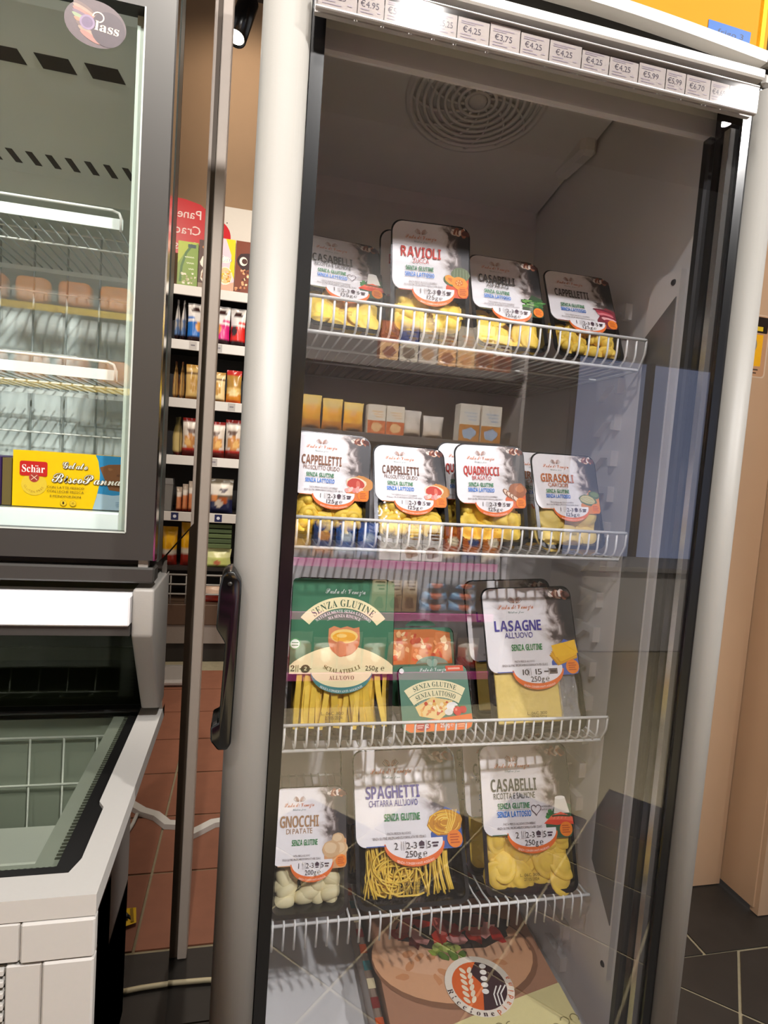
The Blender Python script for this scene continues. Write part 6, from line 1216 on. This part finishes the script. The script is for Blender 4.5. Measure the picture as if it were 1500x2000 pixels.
# ================================================================== SHELF GOODS: cartons and bags
def goods(name, label, cat, group, mb, turn=None, material=None):
    if turn: mb.xf(turn)
    o = mb.build(name, material or CARD); return tag(o, label, cat, group)
def carton_mb(x0, x1, y0, d, z0, z1, c, fn=None):
    mb = MB().box(x0, x1, y0, y0 + d, z0, z1, min(.003, d * .05), c)
    if fn:
        P = Print(x0, z0, y0 - .0004); fn(P, x1 - x0, z1 - z0); mb.add(P.mb.v, P.mb.f); mb.c[-len(P.mb.c):] = P.mb.c
    return mb
def bag_mb(x, y, z, w, h, t, fn, seed=0, crimp=.08):
    """pillow bag standing on z, front towards -y; fn(u, v) gives the printed colour (u across, v up)"""
    n, k = 12, 16; vs = []; q = random.Random(seed); ph = q.uniform(0, 6)
    for s_ in (-1, 1):
        for j in range(k + 1):
            for i in range(n + 1):
                u, v = -1 + 2 * i / n, j / k
                top = 1 if v < 1 - crimp else 0
                f_ = (1 - abs(u) ** 3.2) * (min(1, (v + .04) / .16) ** .6) * (min(1, max(0, (1 - crimp - v)) / .45) ** .7)
                f_ += .10 * math.sin(7 * u + 5 * v + ph) * (1 - u * u) * v * (1 - v) * 3
                side = 1 - .07 * math.sin(math.pi * v) + .05 * v * (1 - v) * math.sin(9 * v + ph)
                vs.append((x + u * w / 2 * side, y + s_ * (.0015 + t / 2 * max(f_, 0)) + .004 * math.sin(5 * u + ph) * (v > 1 - crimp), z + v * h))
    fs, cs = [], []; N = (n + 1) * (k + 1)
    for s_ in (0, 1):
        for j in range(k):
            for i in range(n):
                a_ = s_ * N + j * (n + 1) + i; f_ = [a_, a_ + 1, a_ + n + 2, a_ + n + 1]
                uv = [((i + di) / n, (j + dj) / k) for di, dj in ((0, 0), (1, 0), (1, 1), (0, 1))]
                cc = [lin(fn(*p)) for p in uv]
                fs.append(f_ if s_ == 0 else f_[::-1]); cs.append(cc if s_ == 0 else cc[::-1])
    mb = MB(); mb.v = vs; mb.f = fs; mb.c = cs; mb.s = [True] * len(fs)
    e = [i for i in range(n + 1)]
    mb.add([vs[i] for i in e] + [vs[N + i] for i in e], [[i + 1, i, n + 1 + i, n + 2 + i] for i in range(n)], fn(.5, 0)); return mb
def bands(*st):
    """colour by height: (limit, colour) pairs from the bottom up"""
    def fn(u, v):
        for lim, c in st:
            if v <= lim: return c
        return st[-1][1]
    return fn
def patch(base, *pt):
    """round patches (u, v, ru, rv, colour) over a banded base"""
    def fn(u, v):
        c = base(u, v)
        for a_, b_, ru, rv, cc in pt:
            if ((u - a_) / ru) ** 2 + ((v - b_) / rv) ** 2 < 1: c = cc
        return c
    return fn

# ---- rear shelving
YG = 3.80
rs = empty('rear_shelving', (0, 4.05, -1.3)); tag(rs, 'dark shop shelving with white price edges behind the gap', 'shelving')
MB().box(-1.3, 1.3, 4.24, 4.28, -1.3, 1.02).build('back_panel', DARKM, rs)
for x in (-1.3, 1.28): MB().box(x, x + .02, 3.83, 4.24, -1.3, 1.0).build('side_panel', DARKM, rs)
ZS = [1.0, .680, .333, -.012, -.358, -.70]
for i, z in enumerate(ZS):
    s_ = MB().box(-1.28, 1.28, YG + .004, 4.24, z - .022, z).build('shelf_board', DARKM, rs)
    if i < 5: MB().box(-1.28, 1.28, YG - .012, YG + .004, z - .056, z + .001, .002).build('price_edge', SHELFW, s_)
MB().box(-1.28, 1.28, YG - .03, 4.24, -1.06, -.93, .004).build('base_drawer', mat('brown_base', '#5a4434', .6), rs)
MB().box(-1.28, 1.28, YG, 4.24, -1.3, -1.18).build('plinth', DARKM, rs); MB().box(-1.28, 1.28, YG - .02, 4.2, -1.18, -1.06).build('base_board', mat('grey_base', '#8a7f76', .6), rs)
# little printed tags on the edges
for i, (z, x, c) in enumerate(((.68, -.235, '#b9b4b0'), (.333, -.14, '#b9b4b0'), (-.012, -.23, '#b0aaa8'), (-.358, -.185, '#2a2f5a'), (.68, .15, '#c6c1bc'), (-.358, .21, '#2a2f5a'))):
    t = empty('price_ticket', (x, YG - .013, z - .05)); tag(t, ('pale price ticket on the rear shelf edge below the pink and black bags', 'pale price ticket below the flour bag', 'pale price ticket below the red snack bags', 'navy price ticket below the navy bag', 'pale price ticket on the edge under the blue bag', 'navy price ticket under the orange packets')[i], 'price ticket', 'price tickets on the rear shelves')
    P = Print(x, z, YG - .0125); P.rect(-.022, .022, -.05, -.004, c)
    if c != '#2a2f5a': P.rect(-.012, .012, -.030, -.022, '#7d7880')
    else: P.ell(0, -.027, .010, .010, '#dfe3ee')
    P.build('ticket', t, False)
# signs above the top shelf
t = empty('wall_sign', (-.25, 4.22, 1.0)); tag(t, 'white display board with a big red disc above the cereal boxes', 'sign')
MB().box(-.55, .045, 4.225, 4.235, 1.0, 1.66).build('board', mat('cream_board', '#d9d2c8', .6, vary=.02), t)
P = Print(-.325, 1.46, 4.2245); P.ell(0, 0, .107, .107, '#c9202a', 40).ell(.079, .095, .004, .004, '#3a2f2a').lay([(.125, -.03), (.36, .0), (.36, -.04), (.125, -.06)], '#c3b8aa'); P.build('board_print', t, False)
t = empty('hanging_sign', (.30, 3.92, 1.0)); tag(t, 'red shelf sign listing bread and crackers, visible reversed in the polished freezer side', 'sign')
ol = [(.105, 1.22), (.50, 1.22), (.50, 1.50), (.40, 1.55), (.25, 1.545), (.155, 1.525), (.13, 1.505), (.105, 1.505)]
MB().loops([[(x, 3.925, z) for x, z in ol], [(x, 3.92, z) for x, z in ol]], True, True).box(.16, .17, 3.922, 3.928, 1.0, 1.23).box(.44, .45, 3.922, 3.928, 1.0, 1.23).build('board', mat('red_board', '#b8141c', .4, vary=.03), t)
P = Print(0, 0, 3.9195)
for s_t, z_ in (('Pane', 1.435), ('Crackers', 1.340), ('Grissini', 1.245)): P.text(s_t, .150, z_, .052, '#e2d3cf', 'sans', align='l')
P.build('sign_lettering', t, False)
CG = 'cereal boxes on the top rear shelf'
def f_pink(P, w, h):
    P.rect(0, w, 0, h, '#f0c9d4').lay([(w * .45, h), (w, h), (w, h * .25), (w * .72, h * .45), (w * .80, h * .7)], '#f4cf1c').lay([(0, 0), (w, 0), (w, h * .2), (w * .4, h * .12), (0, h * .2)], '#e9a98f').rect(0, w * .12, h * .87, h * .93, '#6b7fc0')
    P.blob(w * .5, h * .60, w * .30, h * .06, '#dbe9dc', .1).text('Oro', w * .52, h * .57, h * .10, '#8a5f70', 'serif', width=w * .62).text('Oro', w * .51, h * .574, h * .10, '#fffdf8', 'serif', width=w * .58)
    P.ell(w * .50, h * .30, w * .40, h * .17, '#f6ead0', 26).ell(w * .50, h * .305, w * .36, h * .15, '#e9c48a', 26)
    q = random.Random(1)
    for k in range(34): P.blob(w * (.5 + q.uniform(-.3, .3)), h * (.31 + q.uniform(-.11, .11)), w * .05, h * .02, ('#f4c83a', '#e0a83a', '#f8e3b0', '#e9b6a0', '#c98a3a')[k % 5], .3, 8, k, k)
    P.ell(w * .85, h * .05, w * .05, h * .02, '#e0b0a0')
def f_choc(P, w, h):
    P.rect(0, w, 0, h, '#7a3b24').blob(w * .6, h * .62, w * .5, h * .17, '#33191a', .08)
    P.ell(w * .44, h * .62, w * .22, h * .085, '#f4ead8', 24).ell(w * .50, h * .62, w * .15, h * .05, '#4a241c', 20).text('C', w * .47, h * .585, h * .085, '#4a241c', 'serif')
    q = random.Random(2)
    for k in range(30): P.blob(w * q.uniform(.05, .95), h * q.uniform(.06, .45), w * .07, h * .025, ('#c9865a', '#e0a878', '#8a4a2c', '#f0cfa0', '#5a2a1c')[k % 5], .35, 8, k, k)
def f_green(P, w, h):
    P.rect(0, w, 0, h, '#7d9a3a').lay([(0, h), (w, h), (w, h * .5), (w * .6, h * .8)], '#a8b83a').line([(w * .3, h * .95), (w * .6, h * .75), (w * .8, h * .45), (w * .85, h * .1)], w * .12, '#3f6b2a').rrect(w * .32, h * .87, w * .4, h * .08, h * .01, '#2c4a4a')
    for k in range(3): P.line([(w * (.2 + .05 * i), h * (.65 - .13 * k + .02 * (i % 2))) for i in range(10 - 2 * k)], h * .02, '#d6dcbc')
    q = random.Random(4)
    for k in range(26): P.blob(w * q.uniform(.08, .8), h * q.uniform(.06, .32), w * .06, h * .025, ('#d9d2b0', '#b0a880', '#8a9a5a', '#e6e2cc')[k % 4], .35, 8, k, k)
def f_brown(P, w, h):
    P.rect(0, w, 0, h, '#4a2a22').blob(w * .5, h * .55, w * .4, h * .14, '#efe6d6', .1).blob(w * .55, h * .85, w * .2, h * .05, '#c97a3a', .2).blob(w * .5, h * .28, w * .35, h * .16, '#e6dcc8', .1).blob(w * .5, h * .28, w * .28, h * .10, '#8a4a30', .15).rect(0, w, 0, h * .12, '#8d7a6a')
Z = ZS[0] + .001
for x0, x1, h_, fn, lab in ((-.40, -.272, .31, f_choc, 'chocolate cereal box hidden by the corner post'), (-.270, -.166, .312, f_pink, 'pink and yellow cereal box beside the corner post'), (-.162, -.055, .312, f_choc, 'dark brown chocolate cereal box next to the pink one'),
                           (-.05, .052, .28, f_pink, 'pink cereal box mostly hidden behind the fridge door'), (.056, .143, .285, f_brown, 'brown cereal box with white patches, mirrored in the freezer side'), (.147, .262, .262, f_green, 'bright green rice cereal box, mirrored in the freezer side')):
    goods('cereal_box', lab, 'cereal box', CG, carton_mb(x0, x1, YG + .02, .07, Z, Z + h_, '#c8b8a8', fn))
Z = ZS[1] + .001; BG = 'biscuit bags on the second rear shelf'
def pouch(col_, accent, dark='#2a1518'):
    return patch(bands((.16, dark), (.52, col_), (.85, '#efeae6'), (1, '#dcd6d0')), (.8, .62, .28, .05, col_), (.25, .42, .2, .12, accent), (.5, .84, .3, .05, '#3a1f1c'))
for x, w_, h_, fn, lab in ((-.33, .11, .24, pouch('#2f7fd0', '#e0a04a'), 'white and blue biscuit bag hidden by the corner post'), (-.222, .092, .238, pouch('#d8247c', '#e08a3a'), 'white and hot pink biscuit bag beside the corner post'), (-.128, .092, .236, pouch('#e02a22', '#3a2a2a'), 'white and red biscuit bag with a black base'),
                         (.03, .10, .235, pouch('#d8247c', '#e08a3a'), 'pink biscuit bag hidden behind the fridge door'), (.148, .092, .236, pouch('#2472c8', '#e3a04a'), 'white and blue biscuit bag mirrored in the freezer side')):
    goods('biscuit_bag', lab, 'biscuit bag', BG, bag_mb(x, YG + .06, Z, w_, h_, .055, fn, int(abs(x) * 999)), None, BAGM)
for k in range(2):
    m_ = bag_mb(0, 0, Z, .09, .245, .03, pouch('#6f8fc0', '#c8c0b8'), k + 4); m_.xf(Matrix.Translation((.219 + .036 * k, YG + .09, 0)) @ Matrix.Rotation(R_(82), 4, 'Z'))
    goods('biscuit_bag', 'white biscuit bag turned edge on, ' + ('nearer to', 'farther from')[k] + ' the blue bag in the mirror view', 'biscuit bag', BG, m_, None, BAGM)
Z = ZS[2] + .001; FG = 'flour bags on the third rear shelf'
def flour(c1, c2): return patch(bands((.12, '#8a5a2a'), (.72, c1), (.78, '#6b4a2a'), (.88, c1), (1, c2)), (.45, .45, .3, .22, c2))
for x, w_, h_, fn, lab in ((-.228, .085, .185, flour('#f0d8a0', '#c8964a'), 'cream flour bag beside the corner post'), (-.134, .092, .205, patch(bands((.10, '#e0602a'), (.25, '#d98a2a'), (.45, '#e8c070'), (.85, '#b98a3a'), (1, '#c8302a')), (.5, .3, .35, .1, '#f4dca0')), 'gold flour bag with a red top'),
                         (.145, .088, .215, flour('#dcb870', '#c89a4a'), 'gold flour bag mirrored in the freezer side'), (.02, .09, .19, flour('#e8c890', '#b98a4a'), 'flour bag hidden behind the fridge door')):
    goods('flour_bag', lab, 'flour bag', FG, bag_mb(x, YG + .06, Z, w_, h_, .06, fn, int(abs(x) * 777)), None, BAGM)
for k in range(2):
    m_ = bag_mb(0, 0, Z, .09, .225, .032, flour('#c8a060', '#8a5a3a'), k + 8); m_.xf(Matrix.Translation((.212 + .038 * k, YG + .09, 0)) @ Matrix.Rotation(R_(84), 4, 'Z'))
    goods('flour_bag', 'gold flour bag turned edge on, ' + ('nearer to', 'farther from')[k] + ' its flat neighbour in the mirror view', 'flour bag', FG, m_, None, BAGM)
Z = ZS[3] + .001; SG = 'snack bags on the fourth rear shelf'
def snack(c=0): return patch(bands((.16, '#5a1f1a'), (.24, '#a8281f'), (.80, '#d9cdc0'), (.88, '#efe6da'), (.93, '#7a3a2a'), (1, '#b8281f')), (.5, .40, .42, .17, '#c98a4a'), (.4, .68, .3, .07, '#6b5248'), (.65, .36, .2, .10, '#e8b870'))
for x, w_, h_, lab in ((-.225, .105, .225, 'red topped white snack bag beside the corner post'), (-.118, .105, .245, 'white and red snack bag next to the fridge door edge'), (.145, .10, .235, 'white snack bag with a red base, mirrored in the freezer side'), (.02, .10, .22, 'snack bag hidden behind the fridge door')):
    goods('snack_bag', lab, 'snack bag', SG, bag_mb(x, YG + .07, Z, w_, h_, .07, snack(), int(abs(x) * 555)), None, BAGM)
m_ = bag_mb(0, 0, Z, .11, .235, .05, bands((.1, '#5a1f1a'), (.62, '#c8b070'), (.75, '#7a6a3a'), (1, '#5a5030')), 3); m_.xf(Matrix.Translation((.225, YG + .09, 0)) @ Matrix.Rotation(R_(70), 4, 'Z'))
goods('snack_bag', 'olive gold snack bag turned edge on, mirrored in the freezer side', 'snack bag', SG, m_, None, BAGM)
Z = ZS[4] + .001; NG = 'packets on the fifth rear shelf'
m_ = bag_mb(-.182, YG + .08, Z, .155, .215, .08, patch(bands((.42, '#23264a'), (.5, '#6b5a48'), (.85, '#efe8dc'), (1, '#8d8068')), (.25, .42, .14, .10, '#d98a4a'), (.62, .38, .16, .12, '#b0582a'), (.45, .28, .2, .10, '#c9bcae'), (.62, .66, .2, .04, '#5a5260')), 5)
goods('snack_bag', 'slumped navy and white bread bag on the fifth rear shelf', 'snack bag', NG, m_.xf(Matrix.Rotation(0, 4, 'X')), None, BAGM)
for k in range(3):
    m_ = bag_mb(.125 + .036 * k, YG + .06, Z, .033, .19 - .02 * k, .05, bands((.12, '#8a2a18'), (.6, '#d98a5a'), (.75, '#efe6dc'), (1, '#b8a898')), 20 + k)
    goods('snack_bag', ('first', 'second', 'third')[k] + ' narrow orange packet from the post, mirrored in the freezer side', 'snack bag', NG, m_, None, BAGM)
t = empty('clear_container', (.235, YG + .06, Z)); tag(t, 'clear hinged food container, mirrored in the freezer side', 'container', NG)
MB().loops([[(x * k * .9 + .268, y * k + YG + .07, Z + zz) for x, y in ((-.04, -.04), (.04, -.04), (.04, .04), (-.04, .04))] for k, zz in ((.8, 0), (1, .16), (1.05, .165), (.9, .20))], True, True).build('shell', clear('container_plastic', .12, '#d8d4cc', .05, haze=.25), t)
Z = ZS[5] + .001; LG = 'goods on the sixth rear shelf'
for k in range(5):
    m_ = carton_mb(-.26, -.10, YG + .02, .2, Z + .12 + .032 * k, Z + .12 + .031 * k + .028, ('#5f7048', '#4f6040')[k % 2])
    goods('green_packet', ('lowest', 'second', 'middle', 'fourth', 'topmost')[k] + ' dull green packet in the stack on the sixth rear shelf', 'packet', LG, m_)
m_ = bag_mb(-.18, YG + .05, Z, .17, .115, .07, patch(bands((.5, '#c9cf7a'), (1, '#e0e0a0')), (.5, .25, .1, .15, '#c97a5a')), 31); goods('pale_green_bag', 'pale yellow green bag in front of the dull green stack', 'packet', LG, m_, None, BAGM)
for k in range(2):
    m_ = bag_mb(.13 + .11 * k, YG + .07, Z, .09, .27 - .03 * k, .07, patch(bands((.25, '#8a2418'), (.4, '#c9c0b0'), (1, '#e0a810')), (.5, .5, .2, .1, '#c9900a')), 40 + k); goods('yellow_bag', ('taller', 'shorter')[k] + ' yellow bag mirrored in the freezer side', 'packet', LG, m_, None, BAGM)
t = empty('wire_bin', (-.18, YG - .2, -1.16)); tag(t, 'slanted wire bin below the rear shelves', 'wire bin')
for z in (-.74, -.80, -.86): MB().tube([(-.45, YG - .05, z), (.3, YG - .05, z)], .006, 6).build('rail', TRIMGREY, t)
for i in range(8): MB().tube([(-.42 + .09 * i, YG - .05, -.74), (-.42 + .09 * i, YG - .05, -.92)], .004, 5).build('rod', TRIMGREY, t)
m_ = bag_mb(-.15, YG + .06, -.929, .2, .10, .06, bands((.5, '#8a2a1c'), (1, '#d8b8a0')), 50); goods('red_packet', 'red packet lying in the slanted wire bin', 'packet', None, m_, None, BAGM)
# clear wrapped pack lying on the terracotta
t = empty('wrapped_pack', (.09, 3.5, -1.3)); tag(t, 'clear wrapped flat pack lying on the terracotta floor before the shelving', 'pack')
MB().box(-.07, .25, 3.36, 3.62, -1.298, -1.265, .012).build('pack', mat('buff_pack', '#a89684', .5, vary=.1), t)
MB().box(-.075, .255, 3.355, 3.625, -1.2985, -1.258, .014).build('wrapping', CRINK, t)

# ================================================================== OPPOSITE AISLE (seen in the glass)
YO = -1.62
op = empty('aisle_shelving', (0, -1.85, -1.3)); tag(op, 'dark aisle shelving opposite the fridge, seen reflected in its door', 'shelving')
MB().box(-1.9, 1.44, -2.2, -2.16, -1.3, 1.3).build('back_panel', DARKM, op)
MB().box(1.42, 1.44, -2.16, YO - .02, -1.3, .95).build('end_panel', mat('grey_end_panel', '#7d7876', .5), op)
OZ = [.555, .175, -.485, -.765, -1.09]
for i, z in enumerate(OZ):
    s_ = MB().box(-1.88, 1.42, -2.16, YO, z - .02, z).build('shelf_board', DARKM, op)
    MB().box(-.35 if i < 2 else -1.88, 1.35, YO, YO + .014, z - .042, z, .002).build('price_edge', PINK if i > 1 else mat('dark_price_edge', '#4a4644', .35), s_)
for z in (.672, .305): 
    s_ = MB().box(-1.88, -.40, -2.0, YO + .02, z - .02, z).build('shelf_board', DARKM, op); MB().box(-1.88, -.40, YO + .02, YO + .034, z - .035, z, .002).build('price_edge', mat('yellow_price_edge', '#d9b83a', .4), s_)
TURN = Matrix.Rotation(math.pi, 4, 'Z')
def opp(kind, x, w_, z, h_, d_, fn, lab, cat, grp, seed=0):
    """goods facing +y on the opposite shelving"""
    if kind == 'bag': mb = bag_mb(0, 0, 0, w_, h_, d_, fn, seed)
    else: mb = carton_mb(-w_ / 2, w_ / 2, -d_ / 2, d_, 0, h_, fn[0], fn[1] if len(fn) > 1 else None)
    mb.xf(Matrix.Translation((x, YO - .02 - d_ / 2, z + .001)) @ TURN)
    goods({'bag': 'packaged_bag', 'box': 'packaged_box'}[kind], lab, cat, grp, mb, None, BAGM if kind == 'bag' else CARD)
def plain(c1, c2, c3):
    def f_(P, w, h):
        P.rect(0, w, 0, h * .45, c2).rect(w * .1, w * .9, h * .5, h * .85, c1)
        for k in range(3): P.rect(w * .16, w * (.8 - .12 * k), h * (.74 - .09 * k), h * (.78 - .09 * k), c3)
        P.blob(w * .5, h * .22, w * .34, h * .15, c3, .2)
    return f_
z = OZ[0]
cc = [('#8a4a2a', '#c9a070', '#6b3a24'), ('#3a3f6b', '#b9b0a0', '#5a4a3a'), ('#e0d8cc', '#d8ccc0', '#8a6a4a'), ('#c9b8a0', '#b98a5a', '#7a4a2a'), ('#e6dccc', '#c8a070', '#a8784a'), ('#efe4d0', '#7a4a28', '#5a3420'), ('#efe4d0', '#6b3a22', '#4a2818')]
for k in range(7):
    opp('box', .66 + .105 * k, .098, z, .20 + .02 * (k % 3), .08, (cc[k][0], plain(*cc[k])), 'biscuit carton on the top opposite shelf, the %s from the loaves' % ords[k], 'carton', 'cartons on the top opposite shelf')
z = OZ[1]
for k in range(3): opp('bag', .28 + .11 * k, .105, z, .17 - .01 * k, .06, patch(bands((.3, '#b0701c'), (.7, '#e0a82a'), (1, '#e8c870')), (.5, .5, .3, .2, '#c98a1c')), 'golden snack bag on the second opposite shelf, the %s from the loaves' % ords[k], 'bag', 'golden bags on the second opposite shelf', 60 + k)
for k in range(2): opp('box', .62 + .10 * k, .095, z, .15, .08, ('#e8e0d2', plain('#f2ece0', '#b05a2a', '#c9a070')), 'cream carton beside the golden bags, ' + ('nearer', 'farther') + ' one' if False else ('cream carton directly beside the golden bags', 'cream carton beside the clear packets')[k], 'carton', 'cream cartons on the second opposite shelf')
for k in range(2): opp('bag', .815 + .125 * k, .115, z, .14 - .02 * k, .10, bands((.3, '#b8a898'), (.7, '#d8cfc6'), (1, '#efe9e4')), ('clear packet next to the cream cartons', 'crinkled clear packet in front of the dark gap')[k], 'bag', 'clear packets on the second opposite shelf', 70 + k)
for k in range(2): opp('box', 1.13 + .125 * k, .115, z, .20, .09, ('#efe8dc', plain('#f4eee4', '#a8702a', '#8fa0b8')), ('white and amber carton near the shelf end', 'white and amber carton at the very shelf end')[k], 'carton', 'white cartons on the second opposite shelf')
z = OZ[2]
spec = [('bag', '#d9a82a', '#8a6a1c'), ('bag', '#22407a', '#c98a4a'), ('bag', '#2f5fa8', '#b9c8d8'), ('bag', '#2456a8', '#9ab0d0'), ('box', '#eeeae4', '#d8d2cc'), ('box', '#e9e4de', '#b08a6a'), ('box', '#efeae6', '#7a4a2a'), ('bag', '#b8561c', '#e0d0b0'), ('bag', '#c9661c', '#3a4a7a'), ('bag', '#c9701c', '#e8dcc0')]
for k, (kd, c1, c2) in enumerate(spec):
    lab = '%s coloured pack from the loaves on the upper pink edged shelf' % ords[k]
    if kd == 'bag': opp('bag', .27 + .118 * k, .115, z, .19, .07, patch(bands((.25, c2), (1, c1)), (.5, .6, .3, .15, c2)), lab, 'bag', 'packs on the upper pink edged shelf', 80 + k)
    else: opp('box', .27 + .118 * k, .112, z, .20, .08, (c1, plain(c1, '#f6f2ee', c2)), lab, 'carton', 'packs on the upper pink edged shelf')
z = OZ[3]
for k in range(3): opp('box', .70 + .085 * k, .08, z, .21, .06, ('#c8b090', plain('#d8c4a4', '#a88a64', '#7a5a3a')), 'tan carton on the middle pink edged shelf, %s of three' % ords[k], 'carton', 'tan cartons on the middle pink edged shelf')
for k in range(2):
    for j in range(3): opp('bag', 1.02 + .17 * k, .17, z + .062 * j, .060, .10, patch(bands((.3, '#3a6a98'), (1, '#5f95bf')), (.5, .5, .2, .4, '#b0583a')), 'pale blue packet, %s in the %s pile of the middle pink edged shelf' % (('lowest', 'middle', 'upper')[j], ('inner', 'outer')[k]), 'bag', 'blue packets on the middle pink edged shelf', 90 + k * 3 + j)
z = OZ[4]
for k in range(8): opp('bag', .30 + .135 * k, .13, z, .20 - .03 * (k % 2), .08, patch(bands((.4, '#a8281f'), (.7, '#b8705a'), (1, '#d8cfc4')), (.5, .5, .25, .2, '#e8dccc')), 'red and white packet on the lowest pink edged shelf, the %s from the loaves' % ords[k], 'bag', 'red packets on the lowest pink edged shelf', 100 + k)
for r, z in enumerate((.672, .305)):
    for k in range(6):
        mb = MB().box(-.075, .075, -.05, .05, 0, .135, .03, '#c07a3a' if k % 2 else '#a8642c', 3); mb.xf(Matrix.Translation((-1.66 + .19 * k, YO - .05, z + .001)))
        goods('bread_loaf', 'brown loaf, %s in the row on the %s yellow edged shelf' % (ords[k], ('upper', 'lower')[r]), 'bread', 'loaves on the yellow edged shelves', mb)
bpy.data.objects.remove(bpy.data.objects['Empty']) if 'Empty' in bpy.data.objects else None

# ------------------------------------------------------------------ lift everything onto the floor plane z = 0
for o in list(bpy.data.objects):
    if o.parent is None: o.location.z += H
